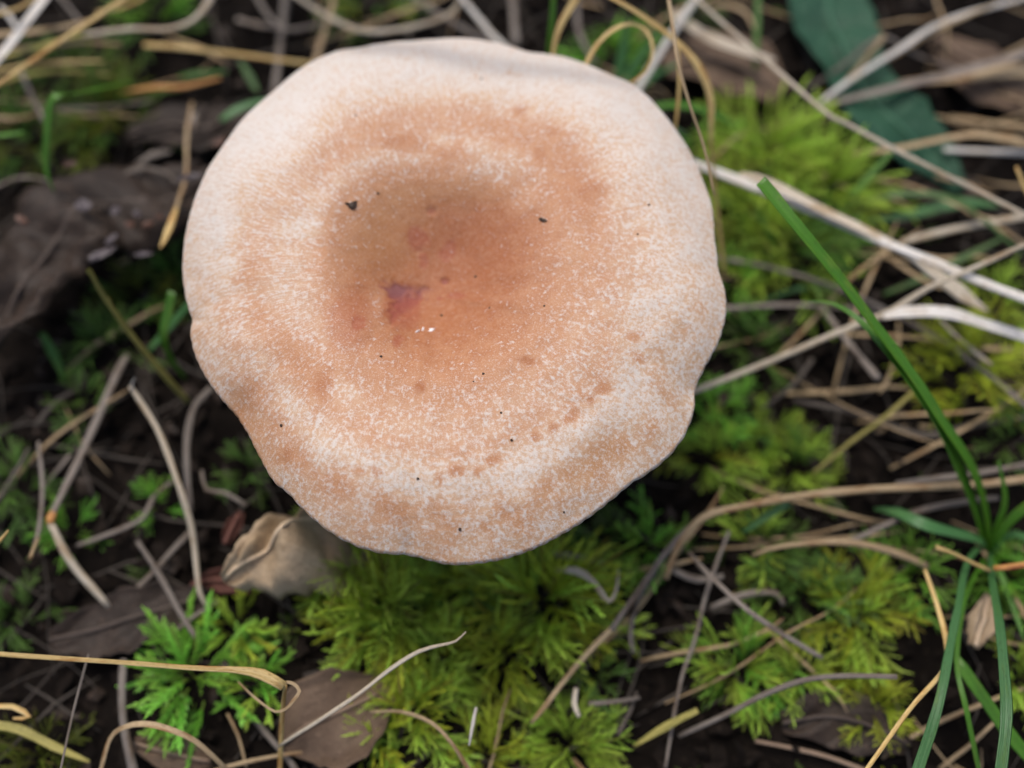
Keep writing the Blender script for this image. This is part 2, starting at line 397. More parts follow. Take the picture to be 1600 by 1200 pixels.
mot = math_(nt, 'ADD', math_(nt, 'MULTIPLY', mot, .86), math_(nt, 'MULTIPLY', n_c, .14))
f_o = attr(nt, 'org').outputs['Fac']
f_c = attr(nt, 'och').outputs['Fac']; f_r = attr(nt, 'red').outputs['Fac']
og = math_(nt, 'ADD', f_o, math_(nt, 'MULTIPLY', math_(nt, 'SUBTRACT', n_c, .5), .45))
rampn = nd(nt, 'ShaderNodeValToRGB'); cr = rampn.color_ramp; nt.links.new(og, rampn.inputs[0])
cr.elements[0].position = .10; cr.elements[0].color = (.565, .465, .375, 1)
cr.elements[1].position = .95; cr.elements[1].color = (.33, .115, .036, 1)
e = cr.elements.new(.36); e.color = (.53, .35, .215, 1)
e = cr.elements.new(.62); e.color = (.44, .212, .098, 1)
col = mixc(nt, math_(nt, 'MULTIPLY', f_c, .55), rampn.outputs[0], (.40, .215, .070))
col = mixc(nt, math_(nt, 'MULTIPLY', f_r, .88), col, (.32, .095, .045))
lvl = math_(nt, 'ADD', math_(nt, 'MULTIPLY', math_(nt, 'SUBTRACT', mot, .5), 4.0), math_(nt, 'SUBTRACT', .86, f_o))
frost = math_(nt, 'MULTIPLY', mapr(nt, lvl, .20, .78), .80)
col = mixc(nt, frost, col, (.60, .552, .495))
grain = math_(nt, 'MULTIPLY', math_(nt, 'MULTIPLY', mapr(nt, n_g, .54, .68), mapr(nt, f_r, .5, .9, .55, .0)), mapr(nt, f_o, .45, .95, 1.0, .30))
col = mixc(nt, grain, col, (.70, .62, .555))
col = mixc(nt, math_(nt, 'MULTIPLY', mapr(nt, mot, .52, .40), .28), col, (.50, .31, .20))
f_s = attr(nt, 'scar').outputs['Fac']
sc_col = mixc(nt, attr(nt, 'mauve').outputs['Fac'], (.27, .070, .048), (.21, .080, .080))
sm = mapr(nt, math_(nt, 'ADD', f_s, math_(nt, 'MULTIPLY', math_(nt, 'SUBTRACT', n_i, .5), .5)), .22, 1.0, 0, .9)
col = mixc(nt, sm, col, sc_col)
nt.links.new(col, b.inputs['Base Color'])
nt.links.new(mapr(nt, n_g, .3, .7, .50, .72), b.inputs['Roughness'])
b.inputs['Specular IOR Level'].default_value = .35
b.inputs['Subsurface Weight'].default_value = .06; b.inputs['Subsurface Radius'].default_value = (1.0, .45, .25); b.inputs['Subsurface Scale'].default_value = .0012
b.inputs['Sheen Weight'].default_value = .0
bump = nd(nt, 'ShaderNodeBump'); bump.inputs['Strength'].default_value = .55; bump.inputs['Distance'].default_value = .00035
hgt = math_(nt, 'ADD', math_(nt, 'MULTIPLY', mot, .8), math_(nt, 'MULTIPLY', n_g, .45))
nt.links.new(hgt, bump.inputs['Height']); nt.links.new(bump.outputs[0], b.inputs['Normal'])
me.materials.append(m)

gz0 = ground_z(c0.x, c0.y)
mush = empty('mushroom', (c0.x, c0.y - .002, gz0)); tag(mush, 'large pinkish orange mushroom with sunken middle and mottled pale cap', 'mushroom')
link('cap', me, mush)
bvh = BVHTree.FromPolygons([tuple(v) for v in V], F)
def on_cap(px, py):
    loc, nor, _, _ = bvh.ray_cast(cam_loc, ray(px, py).normalized()); return loc, nor
m, nt, b = newmat('mushroom_gills'); b.inputs['Base Color'].default_value = (.55, .33, .18, 1); b.inputs['Roughness'].default_value = .7; M['gill'] = m
m, nt, b = newmat('mushroom_stem'); M['stem'] = m
tc = nd(nt, 'ShaderNodeTexCoord').outputs['Object']
nt.links.new(mixc(nt, mapr(nt, noise_(nt, tc, 300, 4), .4, .65), (.56, .40, .28), (.48, .24, .12)), b.inputs['Base Color']); b.inputs['Roughness'].default_value = .65
mb = MB(); NG = 210
for j in range(NG):
    a_ = 2 * math.pi * j / NG; Rj = float(np.interp(a_ if a_ < math.pi else a_ - 2 * math.pi, th, RO)) - RHO * 1.9
    r0 = .0088 if j % 2 == 0 else Rj * random.Random(j).uniform(.35, .7)
    dn = Vector((-math.sin(a_), math.cos(a_), 0)) * .00012; e = Vector((math.cos(a_), math.sin(a_), 0))
    pts = []
    for s_ in (0, .33, .66, 1):
        r_ = r0 * (1 - s_) + Rj * s_; u = 1 - (r_ - .0085) / max(1e-6, Rj - .0085)
        zt = ZR + (-.0025) * (1 - u) + (-.0075) * u + .0022 * math.sin(math.pi * max(0, min(1, u))) - .0004
        pts.append((r_, zt, zt - .0035 * math.sin(math.pi * (.15 + .7 * s_)) * (1 if j % 2 == 0 else .6)))
    Vg, Fg = [], []
    for r_, zt, zb in pts:
        cpt = Vector((c0.x, c0.y, 0)) + e * r_
        Vg += [cpt + dn + Vector((0, 0, zt)), cpt - dn + Vector((0, 0, zt)), cpt - dn + Vector((0, 0, zb)), cpt + dn + Vector((0, 0, zb))]
    for q in range(3):
        for w4 in range(4): Fg.append((q * 4 + w4, q * 4 + (w4 + 1) % 4, q * 4 + 4 + (w4 + 1) % 4, q * 4 + 4 + w4))
    mb.add(Vg, Fg, [(0, 0, 0)] * len(Vg))
gl = mb.build('gills', M['gill'], mush, False); gl['kind'] = 'stuff'
sv = sweep([(c0.x + .001, c0.y - .003, gz0 - .006), (c0.x, c0.y - .002, .012), (c0.x, c0.y - .001, .028), (c0.x, c0.y, ZR - .0075), (c0.x, c0.y, ZR - .004)], (.0175, .0180, .0165, .0180, .020), nseg=28, wob=.07, seed=3)
mb = MB(); mb.add(*sv); mb.build('stem', M['stem'], mush)

# crumbs lying on the cap
m, nt, b = newmat('dark_soil_crumb'); b.inputs['Base Color'].default_value = (.045, .026, .014, 1); b.inputs['Roughness'].default_value = .7; M['crumb'] = m
m, nt, b = newmat('white_crumb'); b.inputs['Base Color'].default_value = (.85, .83, .80, 1); b.inputs['Roughness'].default_value = .5; M['wcrumb'] = m
def crumb(px, py, poly, h, mat, name, label, cat, group=None):
    """poly: outline in photo pixels around (px,py)"""
    p, nrm = on_cap(px, py); k = mpp(p); rnd = random.Random(int(px * 7 + py))
    ex = (Vector((1, 0, 0)) - nrm * nrm.x).normalized(); ey = nrm.cross(ex)
    Vt, Ft = [], []; n_ = len(poly)
    for lv, sc_, hh in ((0, 1.0, -.15), (1, .9, .55), (2, .45, 1.0)):
        for x, y in poly: Vt.append(p + ex * (x * k * sc_) - ey * (y * k * sc_) + nrm * (h * hh * (1 + .3 * rnd.uniform(-1, 1))))
    for lv in (0, 1):
        for j in range(n_): Ft.append((lv * n_ + j, lv * n_ + (j + 1) % n_, lv * n_ + n_ + (j + 1) % n_, lv * n_ + n_ + j))
    Ft.append(tuple(2 * n_ + j for j in range(n_))); Ft.append(tuple(range(n_ - 1, -1, -1)))
    o = link(name, mesh_from(name, [v - p for v in Vt], Ft, (mat,), False)); o.location = p
    return tag(o, label, cat, group)
crumb(548, 320, [(-10, -2), (-4, 0), (2, -5), (10, -8), (9, 2), (4, 8), (-2, 6), (-6, 2)], .0006, M['crumb'], 'bark_flake', 'dark pointed bark flake on the pale side of the mushroom cap', 'flake')
crumb(848, 344, [(-7, -4), (-2, -4), (6, 1), (8, 4), (2, 5), (-4, 1)], .0005, M['crumb'], 'dry_seed', 'thin dark seed-like bit on the orange patch of the mushroom cap', 'seed')
for x, y, pl in ((653, 518, [(-5, 5), (-2, -1), (3, -4), (2, 0), (-2, 4)]), (661, 515, [(-2, 4), (-1, -4), (2, -4), (1, 3)]), (675, 516, [(-6, 5), (-3, 0), (-5, -3), (3, -4), (5, -4), (3, 0), (0, 4)])):
    crumb(x, y, pl, .0003, M['wcrumb'], 'white_crumb', 'tiny white crumb beside the sunken middle of the cap', 'crumb', 'white crumbs on the mushroom cap')
for x, y, s_ in ((755, 584, 2.2), (783, 645, 2), (799, 688, 2.6), (719, 827, 2.8), (653, 748, 2.3), (690, 493, 2.3), (743, 432, 2.4), (595, 557, 2.4), (765, 481, 1.6), (1014, 320, 2), (996, 366, 1.8), (440, 665, 3), (881, 800, 1.8), (740, 596, 1.4), (556, 180, 1.5), (850, 478, 2), (752, 123, 2), (591, 302, 2.4)):
    rnd = random.Random(x); pl = [(s_ * math.cos(a_) * rnd.uniform(.7, 1.3), s_ * math.sin(a_) * rnd.uniform(.7, 1.3)) for a_ in np.linspace(0, 6.283, 7)[:-1]]
    crumb(x, y, pl, s_ * .00009, M['crumb'], 'soil_speck', 'tiny black soil speck on the mushroom cap skin', 'speck', 'soil specks on the mushroom cap')

# ---------------------------------------------------------------- grass, straw and stems
SEED = [0]
def path(pts, z):
    n_ = len(pts)
    if isinstance(z, (int, float)): z = (z, z)
    if len(z) != n_: z = [float(np.interp(i / (n_ - 1), np.linspace(0, 1, len(z)), z)) for i in range(n_)]
    return [P(x, y, zz) for (x, y), zz in zip(pts, z)]
def stalk_mesh(pts, z, wpx, flat=.55, fold=.08, twist=0., wob=.14, hollow=0, nseg=None):
    p3 = path(pts, z); SEED[0] += 1
    if isinstance(wpx, (int, float)): wpx = [wpx] * len(pts)
    if len(wpx) != len(pts): wpx = [float(np.interp(i / (len(pts) - 1), np.linspace(0, 1, len(wpx)), wpx)) for i in range(len(pts))]
    wd = [a_ * mpp(q) * (.76 if flat > .3 else .92) for a_, q in zip(wpx, p3)]
    return sweep(p3, wd, flat, fold, nseg or (8 if flat > .5 else 10), twist, .0016, wob, SEED[0] * 1.37, True, hollow)
def stalk(name, label, cat, pts, z, wpx, mat, group=None, **kw):
    mb = MB(); mb.add(*stalk_mesh(pts, z, wpx, **kw))
    c = mb.V[0].copy(); mb.V = [v - c for v in mb.V]
    o = mb.build(name, M[mat]); o.location = c
    return tag(o, label, cat, group)
def add_part(parent, name, pts, z, wpx, mat, **kw):
    mb = MB(); mb.add(*stalk_mesh(pts, z, wpx, **kw))
    mb.V = [v - parent.location for v in mb.V]
    o = mb.build(name, M[mat]); o.parent = parent; return o
FL = dict(flat=.16, fold=.22)               # a flat folded blade
S_ = 'dead_stalk'; D_ = 'dry_grass_blade'; G_ = 'green_grass_blade'

# --- right side
o = stalk('straw_stalk', 'thick bleached straw stalk running from the cap edge past bright moss', 'straw', [(1040,240),(1085,257),(1160,284),(1300,343),(1450,408),(1620,474)], (.020,.030), (18,20,24,22,22,22), 'white', flat=.5)
add_part(o, 'sheath', [(1156,272),(1200,285),(1300,335),(1400,385),(1450,420),(1500,458),(1545,488)], (.0290,.027,.018), (8,16,18,16,22,30,8), 'pale', **FL)
o = stalk('straw_stalk', 'pale straw stalk with a bent joint crossing behind the tall green blade', 'straw', [(1040,630),(1085,611),(1180,574),(1330,510),(1388,488),(1450,450),(1540,410),(1630,370)], (.012,.022,.036), (12,12,13,13,16,12,11,10), 'pale')
add_part(o, 'sheath', [(1380,496),(1420,487),(1480,488),(1540,508),(1630,535)], (.026,.025,.02), (10,22,24,20,22), 'white', **FL)
o = stalk('straw_stalk', 'thin straw stem kinked above the dark broad green leaf', 'straw', [(1060,-25),(1090,0),(1180,80),(1285,172),(1330,196),(1450,260),(1620,345)], (.030,.034,.030), (9,10,10,11,11,11,11), 'pale')
stalk('straw_stalk', 'grey white straw curving up across the broad green leaf', 'straw', [(1275,165),(1330,125),(1400,80),(1480,32),(1620,-8)], (.012,.016), (9,11,12,11,11), 'white')
stalk(D_, 'faded flat grass blade lying across the broad green leaf', 'grass blade', [(1270,168),(1400,137),(1500,112),(1620,78)], .012, (8,14,15,16), 'grey', **FL)
stalk(D_, 'wide faded blade with green edge lying past the broad leaf', 'grass blade', [(1400,130),(1480,122),(1540,115),(1620,110)], .008, (8,22,30,30), 'tan', **FL)
stalk(S_, 'short tan stem leaning up from the broad green leaf', 'stem', [(1285,175),(1330,120),(1382,55)], (.006,.012,.018), (7,9,11), 'tan')
stalk(S_, 'thin tan stem fork resting behind the broad green leaf', 'stem', [(1260,140),(1320,100),(1378,58),(1430,85),(1500,110)], (.006,.016,.006), (7,8,10,9,9), 'grey')
stalk(D_, 'thin brown blade arched over the dark soil beside the broad leaf', 'grass blade', [(1330,240),(1400,232),(1500,213),(1560,216),(1620,228)], (.01,.016,.01), (8,10,11,12,12), 'tan', **FL)
stalk(S_, 'white stem piece lying below the brown arched blade', 'stem', [(1475,233),(1540,236),(1620,240)], .008, (12,13,13), 'white')
stalk(S_, 'grey stem lying under the thick bleached straw stalk', 'stem', [(1410,378),(1500,356),(1620,336)], .012, (14,15,15), 'pale')
stalk(S_, 'grey stem running level from the cap edge to the bent straw joint', 'stem', [(1080,480),(1135,481),(1250,477),(1390,488)], .010, (11,11,10,9), 'grey')
stalk(S_, 'long grey stem sloping under the bent straw to yellow green moss', 'stem', [(1100,400),(1200,417),(1300,447),(1400,492),(1500,552),(1630,655)], (.010,.012,.012), (10,11,10,10,12,12), 'grey')
stalk(S_, 'short pale stem standing under the bent straw joint', 'stem', [(1285,480),(1330,540),(1372,592)], (.010,.014), (12,14,16), 'grey')
stalk(S_, 'dim grey stem lying in front of the yellow green moss', 'stem', [(1240,625),(1340,645),(1440,680),(1520,665),(1620,650)], .006, (12,13,14,13,12), 'dark')
stalk(S_, 'thin leafless stem slanting between moss and the dark hollow', 'stem', [(1270,740),(1330,690),(1385,650),(1430,610)], (.005,.012), (6,8,8,8), 'olive')
o = stalk('straw_stalk', 'long tan straw lying level across the base of the green grass', 'straw', [(1040,905),(1062,850),(1100,808),(1160,792),(1300,768),(1440,762),(1530,756),(1630,745)], (.010,.016,.016,.014), (12,14,15,15,17,16,16,16), 'tan')
stalk('straw_stalk', 'grey straw lying just above the long level tan straw', 'straw', [(1400,755),(1480,745),(1540,738),(1630,722)], .012, (12,13,13,13), 'grey')
stalk('straw_stalk', 'grey straw lying below the long level straw by the grass base', 'straw', [(1330,845),(1430,800),(1520,782),(1560,778)], .010, (10,13,13,10), 'grey')
stalk(S_, 'orange brown lower stem slanting through the gap between moss tufts', 'stem', [(830,1130),(850,1105),(900,1040),(960,978)], (.008,.012), (7,10,12,11), 'tan')
stalk(S_, 'grey stem rising from the orange stem towards the cap shadow', 'stem', [(955,985),(1000,920),(1035,870),(1070,830),(1110,802)], (.012,.012), (12,12,12,11,10), 'grey')
stalk(S_, 'thin curved stem hanging along the dark gap below the cap', 'stem', [(1040,1200),(1062,1070),(1085,1000),(1100,940),(1120,880),(1140,830)], (.006,.010), (6,7,8,8,8,7), 'grey')
stalk(S_, 'grey pink stem slanting over the moss right of the dark gap', 'stem', [(1075,862),(1115,905),(1170,955),(1230,995),(1285,1028)], (.012,.018,.010), (8,10,11,11,10), 'grey')
stalk(S_, 'brown shrivelled stem arching over low moss by the grass base', 'stem', [(1175,868),(1215,855),(1290,846),(1350,850),(1410,866),(1450,885)], (.010,.016,.008), (7,10,13,15,18,14), 'tan')
stalk('twig', 'grey twig resting across the moss tuft right of the gap', 'twig', [(1060,1150),(1130,1118),(1200,1083),(1260,1062),(1320,1056),(1402,1058)], (.006,.016,.022), (9,11,12,12,11,10), 'grey', wob=.12)
stalk('twig', 'thin red brown twig lying on bare dark soil', 'twig', [(1180,1158),(1240,1170),(1300,1185),(1380,1215)], .004, (7,8,9,9), 'leaf_brown', wob=.15)
o = stalk('straw_stalk', 'pale straw stem leaning on the tall grass with a brown upper part', 'straw', [(1345,1215),(1420,1110),(1472,1050),(1480,1010),(1466,950),(1445,890)], (.030,.026,.018), (9,10,9,14,12,8), 'gold')
stalk('straw_stalk', 'short straw with a broken knobby end beside the grass base', 'straw', [(1462,855),(1490,865),(1520,880),(1548,892)], (.022,.018), (10,7,8,9), 'gold')
stalk('straw_stalk', 'orange brown banded straw piece at the grass base', 'straw', [(1552,888),(1575,886),(1625,878)], (.020,.022), (12,13,13), 'orange')
stalk('straw_stalk', 'thin yellow green stem tip beside the thick bleached stalk', 'straw', [(1588,260),(1605,300),(1625,340)], (.034,.030), (7,9,9), 'gold')
# the green grass plant, one base
base = P(1546, 872, .004)
gp = empty('grass_plant', base); tag(gp, 'fresh green grass plant with one long blade cut square at its tip', 'grass')
add_part(gp, 'blade', [(1186,285),(1200,300),(1260,374),(1330,462),(1400,553),(1470,655),(1520,742),(1540,805),(1546,880)], (.058,.0575,.055,.049,.041,.032,.021,.012,.002), (27,28,26,24,23,23,21,15,11), 'green', flat=.14, fold=.65, twist=.2)
add_part(gp, 'blade', [(1262,471),(1298,474),(1340,500),(1400,566),(1462,655),(1500,735),(1528,805),(1543,875)], (.040,.040,.042,.040,.032,.022,.012,.002), (3,7,12,17,20,21,16,10), 'green', flat=.13, fold=.3)
for pts, z, wd, mt in (
  ([(1430,1215),(1470,1085),(1492,970),(1512,880),(1535,850)], (.028,.030,.018,.004), (19,18,14,11,9), 'blue'),
  ([(1562,1215),(1572,1100),(1562,980),(1550,900),(1546,860)], (.034,.034,.022,.004), (21,21,18,14,11), 'blue'),
  ([(1625,1205),(1560,1125),(1500,1040),(1485,1010)], (.012,.018,.016), (22,24,20,5), 'green'),
  ([(1532,1215),(1510,1110),(1495,1030),(1510,930),(1540,870)], (.016,.022,.016,.004), (8,10,9,8,7), 'green'),
  ([(1365,795),(1400,800),(1450,822),(1525,843),(1545,860)], (.008,.014,.004), (4,18,20,14,10), 'blue'),
  ([(1620,780),(1580,812),(1555,845),(1546,868)], (.020,.004), (18,16,12,8), 'green'),
  ([(1620,850),(1585,835),(1560,850),(1547,870)], (.014,.004), (14,14,10,8), 'blue'),
  ([(1625,930),(1600,880),(1570,870),(1548,874)], (.012,.004), (18,16,12,8), 'green'),
  ([(1560,720),(1570,780),(1555,830),(1546,870)], (.024,.004), (4,12,12,8), 'green'),
  ([(1600,1000),(1580,940),(1560,890),(1548,872)], (.010,.004), (4,12,12,8), 'green')):
    add_part(gp, 'blade', pts, z, wd, mt, **FL)
stalk(G_, 'short blue green blade lying under the long level straw', 'grass blade', [(1160,832),(1195,808),(1232,786)], (.010,.014), (6,15,12), 'blue', **FL)
stalk(G_, 'dark green blade crossing between two bright moss tufts', 'grass blade', [(1305,330),(1345,290),(1392,238)], (.010,.018), (5,14,8), 'green', **FL)
stalk(G_, 'teal blade lying under the thick bleached straw stalk', 'grass blade', [(1350,345),(1420,335),(1500,318),(1560,322)], .010, (5,20,22,6), 'blue', **FL)
stalk(G_, 'thin green blade curving over soil towards a grey stem', 'grass blade', [(1330,320),(1400,305),(1480,308),(1540,345),(1600,400)], (.012,.018,.010), (5,12,12,10,4), 'dgreen', **FL)
stalk(G_, 'dull green blade lying in moss behind the bent straw', 'grass blade', [(1380,460),(1440,435),(1500,405),(1570,370)], (.006,.012), (5,12,12,5), 'dgreen', **FL)
stalk(G_, 'thin teal blade lying below the level grey stem', 'grass blade', [(1190,470),(1260,450),(1330,455)], .006, (4,10,4), 'blue', **FL)
# --- top
o = stalk('straw_stalk', 'straw with drooping papery tip arching over the cap edge', 'straw', [(930,-15),(985,14),(1050,60),(1090,102),(1110,150),(1111,200),(1112,240),(1120,330),(1132,430)], (.056,.052,.046,.042,.038,.034,.030,.020,.010), (9,11,12,15,12,8,5,6,6), 'gold', **FL)
stalk('straw_stalk', 'fine brown dangling grass stem hanging beside the cap edge', 'straw', [(1040,-30),(1048,20),(1060,100),(1080,170),(1100,230),(1116,306)], (.066,.064,.062,.058,.054,.050), (9,9,8,6,6,4), 'tan')
stalk('straw_stalk', 'short tan stem hanging beside the fine dangling grass stem', 'straw', [(1058,60),(1062,120),(1059,170),(1054,210)], (.050,.040), (5,7,8,4), 'gold')
stalk(D_, 'tan grass blade curled into a round loop at the cap edge', 'grass blade', [(905,125),(917,98),(935,68),(960,46),(988,37),(1011,50),(1020,78),(1008,112),(972,138),(950,150)], (.046,.050,.048,.040), (9,8,9,9,8,6,6,5,5,4), 'gold', **FL)
stalk(D_, 'golden flat blade standing behind the cap edge', 'grass blade', [(910,-20),(897,5),(878,35),(866,70),(862,110)], (.052,.040), (18,16,12,8,6), 'gold', **FL)
stalk(G_, 'narrow upright green blade behind the cap beside the golden blade', 'grass blade', [(866,-20),(863,25),(858,70),(856,110)], (.050,.036), (9,10,11,10), 'green', **FL)
stalk(S_, 'pale blue grey stem slanting behind the curled loop', 'stem', [(1100,-20),(1060,40),(1030,85),(990,150)], (.022,.016), (16,16,16,14), 'white')
stalk(S_, 'wide faded straw lying behind the arching papery straw', 'stem', [(1050,20),(1100,55),(1160,80),(1210,95)], .012, (16,22,22,10), 'pale', **FL)
stalk(S_, 'brown ring of dead grass near the top of the green leaf', 'stem', [(1100,15),(1130,8),(1165,20),(1180,50)], .010, (9,10,9,6), 'tan')
for i, (pts, z, wd, lb) in enumerate((
  ([(1165,205),(1120,180),(1070,165),(1025,166)], (.010,.018), (4,14,15,12), 'green blade reaching from the bright moss to the cap edge'),
  ([(980,30),(975,80),(965,130)], (.020,.010), (4,18,16), 'green blade standing inside the curled tan loop'),
  ([(1035,45),(1000,90),(970,140)], (.022,.010), (5,17,16), 'leaning green blade just outside the curled tan loop'),
  ([(1060,100),(1020,120),(985,150)], (.016,.008), (5,16,14), 'low green blade under the pale blue grey stem'),
  ([(1185,-15),(1183,50),(1180,110)], (.016,.010), (9,11,6), 'upright green blade beside the broad green leaf'),
  ([(1000,205),(1040,200),(1075,215)], .008, (5,16,5), 'pale green blade low behind the cap edge'))):
    stalk(G_, lb, 'grass blade', pts, z, wd, 'green' if i in (0, 4) else 'blue', **FL)
for pts, z, wd, mt, lb in (
  ([(395,-15),(420,25),(447,46),(490,40),(530,28)], .010, (9,10,11,10,8), 'grey', 'thin grey stem bent in a hook above the cap'),
  ([(450,-15),(505,22),(555,45),(600,49),(655,40),(705,20),(730,-15)], (.012,.018,.012), (9,11,12,13,12,10,8), 'pale', 'pale stem sagging in a wide bow above the cap'),
  ([(440,190),(430,150),(436,90),(446,-15)], .006, (16,15,14,14), 'grey', 'grey upright stem running down to the cap edge'),
  ([(490,110),(500,70),(514,30),(524,-15)], .010, (16,14,12,10), 'tan', 'dull tan stem crossing behind the sagging pale bow'),
  ([(630,-15),(690,24),(740,52),(800,80)], .010, (14,14,15,15), 'grey', 'grey stem sloping down to the top of the cap'),
  ([(712,-15),(745,25),(770,55),(800,85)], .016, (11,13,14,14), 'white', 'white stem meeting the top of the cap'),
  ([(370,30),(400,38),(440,45)], .006, (12,13,6), 'grey', 'short grey stem piece lying behind the hooked stem'),
  ([(640,60),(635,20),(628,-15)], .006, (12,13,12), 'dark', 'dim stem standing under the sagging pale bow'),
  ([(800,-15),(803,30),(806,70)], .006, (14,16,16), 'grey', 'dim upright stem behind the very top of the cap'),
  ([(900,-15),(905,50),(930,100)], .008, (10,12,12), 'grey', 'dim grey stem behind the golden flat blade')):
    stalk(S_, lb, 'stem', pts, z, wd, mt)
stalk(G_, 'wide grass blade leaning high over the far edge of the cap', 'grass blade', [(300,-420),(380,-240),(480,-140),(640,-110),(800,-90),(940,-60),(1040,-25)], (.004,.045,.070,.074,.074,.072,.066), (34,34,36,36,34,26,6), 'green', **FL)
# --- upper left
o = stalk('straw_stalk', 'golden straw stem slanting over the tangle left of the cap', 'straw', [(-40,157),(0,130),(60,88),(120,48),(195,-3),(240,-38)], (.034,.036), (11,11,12,12,12,12), 'gold')
stalk('straw_stalk', 'broad bleached blade under the golden slanting straw', 'straw', [(90,-30),(55,15),(25,55),(-20,115)], .026, (18,16,15,14), 'white', **FL)
stalk('straw_stalk', 'pale straw curving upward at its end above the seed stalk', 'straw', [(130,55),(200,46),(265,46),(305,30),(328,0),(340,-30)], (.020,.024), (10,12,12,13,14,14), 'pale')
stalk('straw_stalk', 'dull tan straw lying level behind the golden slanting straw', 'straw', [(-30,58),(40,52),(110,40),(150,30)], .020, (16,15,12,8), 'tan')
stalk('straw_stalk', 'green tinged straw lying below the dull tan straw', 'straw', [(-30,98),(30,82),(80,68),(130,52)], .022, (14,12,11,9), 'olive')
stalk('straw_stalk', 'knobbly yellow straw pointing at the cap edge', 'straw', [(225,70),(280,74),(345,82),(420,92),(495,100)], .014, (11,13,11,10,9), 'gold')
stalk('straw_stalk', 'tan straw tip lying under the golden slanting straw', 'straw', [(-30,118),(40,103),(100,98),(162,96)], .018, (10,11,10,5), 'gold')
stalk('straw_stalk', 'orange brown straw end lying above the seed stalk', 'straw', [(190,145),(240,137),(285,136),(345,122)], .012, (8,12,12,6), 'orange')
o = stalk(G_, 'green grass blade bent sharply over and hanging down', 'grass blade', [(205,128),(150,140),(110,147),(88,148),(76,168),(72,215),(71,255),(76,280),(86,302)], (.018,.028,.036,.040,.038,.034,.030,.028,.026), (8,13,14,16,16,14,11,5,2), 'green', **FL)
stalk(G_, 'short green blade tip poking in below the hanging blade', 'grass blade', [(-30,212),(10,211),(38,206)], .030, (9,9,5), 'green', **FL)
stalk(G_, 'green blade lying beside the orange straw end', 'grass blade', [(280,120),(310,116),(355,112)], .008, (6,14,5), 'green', **FL)
stalk(G_, 'dull green blade standing under the knobbly yellow straw', 'grass blade', [(375,95),(390,120),(402,142)], .008, (6,14,8), 'dgreen', **FL)
stalk(G_, 'pale green blade tip curling by the cap edge', 'grass blade', [(345,188),(370,172),(400,160),(430,155)], .014, (10,16,10,5), 'blue', **FL)
sd_ = stalk('seed_stalk', 'dry seed stalk with a golden swollen tip near the dark leaf', 'stalk', [(300,160),(292,215),(291,270),(282,305),(272,335),(262,362),(254,382)], (.016,.028), (6,7,7,7,9,8,4), 'tan')
add_part(sd_, 'golden_tip', [(276,325),(270,342),(263,360),(256,376),(250,388)], (.0255,.0285), (9,15,15,10,3), 'gold', flat=.4)
add_part(sd_, 'seed_head', [(305,178),(300,195),(294,215)], .016, (14,30,10), 'grey', flat=.6)
for pts, z, wd, mt, lb in (
  ([(-30,28),(30,12),(80,-20)], .030, (9,9,8), 'gold', 'short golden straw crossing the broad bleached blade'),
  ([(-30,75),(60,74),(130,66),(190,70)], .016, (8,9,9,6), 'tan', 'thin tan straw lying level under the golden slanting straw'),
  ([(-30,140),(40,118),(110,112),(175,118)], .014, (8,9,8,5), 'olive', 'thin olive straw above the bend of the hanging blade'),
  ([(150,20),(200,8),(250,-20)], .018, (7,8,8), 'gold', 'short golden straw above the curving pale straw'),
  ([(90,170),(160,168),(240,158)], .010, (7,8,6), 'grey', 'thin grey straw lying just below the orange straw end')):
    stalk('straw_stalk', lb, 'straw', pts, z, wd, mt)
for pts, z, wd, mt, lb in (
  ([(140,345),(165,305),(190,275),(225,263),(262,272),(282,292)], (.012,.018,.014), (8,9,9,10,8,6), 'grey', 'grey stem arched over the dark rotting leaf'),
  ([(-20,300),(20,280),(55,278),(85,285)], .014, (6,7,7,6), 'grey', 'thin grey stem curving under the hanging green blade'),
  ([(32,110),(50,150),(72,195)], .014, (10,10,7), 'grey', 'grey stem standing under the tangle of yellow straw'),
  ([(-20,182),(30,185),(70,175)], .012, (10,11,8), 'tan', 'tan stem lying behind the hanging green blade'),
  ([(0,10),(14,25),(28,48)], .020, (8,10,8), 'white', 'pale stem bit under the broad bleached blade'),
  ([(90,-10),(115,20),(135,45)], .014, (7,8,6), 'grey', 'thin grey stem crossing under the golden straw'),
  ([(210,260),(240,243),(268,238)], .012, (10,20,8), 'grey', 'flat grey chip lying on the dark rotting leaf')):
    stalk(S_, lb, 'stem', pts, z, wd, mt)
# --- left
o = stalk('green_stalk', 'yellow green stalk with a cut hollow end left of the cap', 'stalk', [(137,421),(145,432),(165,466),(215,536),(255,585),(295,628)], (.042,.040,.034,.024,.016,.008), (13,11,11,11,12,13), 'olive', hollow=1)
add_part(o, 'node', [(166,468),(169,473)], (.0338,.0330), (13,13), 'olive')
stalk(G_, 'bright green short blade beside the yellow green stalk', 'grass blade', [(268,455),(262,490),(256,525),(268,560),(290,592)], (.028,.022,.010), (14,19,15,10,7), 'green', **FL)
stalk(G_, 'grey green blade crossing behind the bright short blade', 'grass blade', [(300,470),(270,505),(232,548)], (.018,.010), (10,14,10), 'blue', **FL)
stalk(G_, 'green blade drooping below the edge of the dark leaf', 'grass blade', [(65,520),(82,552),(102,598)], (.014,.006), (12,17,6), 'green', **FL)
jo = stalk('jointed_stem', 'grey white jointed stem with an orange joint on the dark soil', 'stem', [(200,555),(188,575),(150,660),(110,745),(80,808)], (.008,.014), (10,16,17,16,14), 'grey')
add_part(jo, 'node', [(84,800),(80,808),(78,818)], .0142, (15,19,15), 'orange')
add_part(jo, 'lower_stem', [(78,815),(100,860),(122,893),(150,925),(172,950)], (.014,.006), (15,18,16,14,9), 'pale')
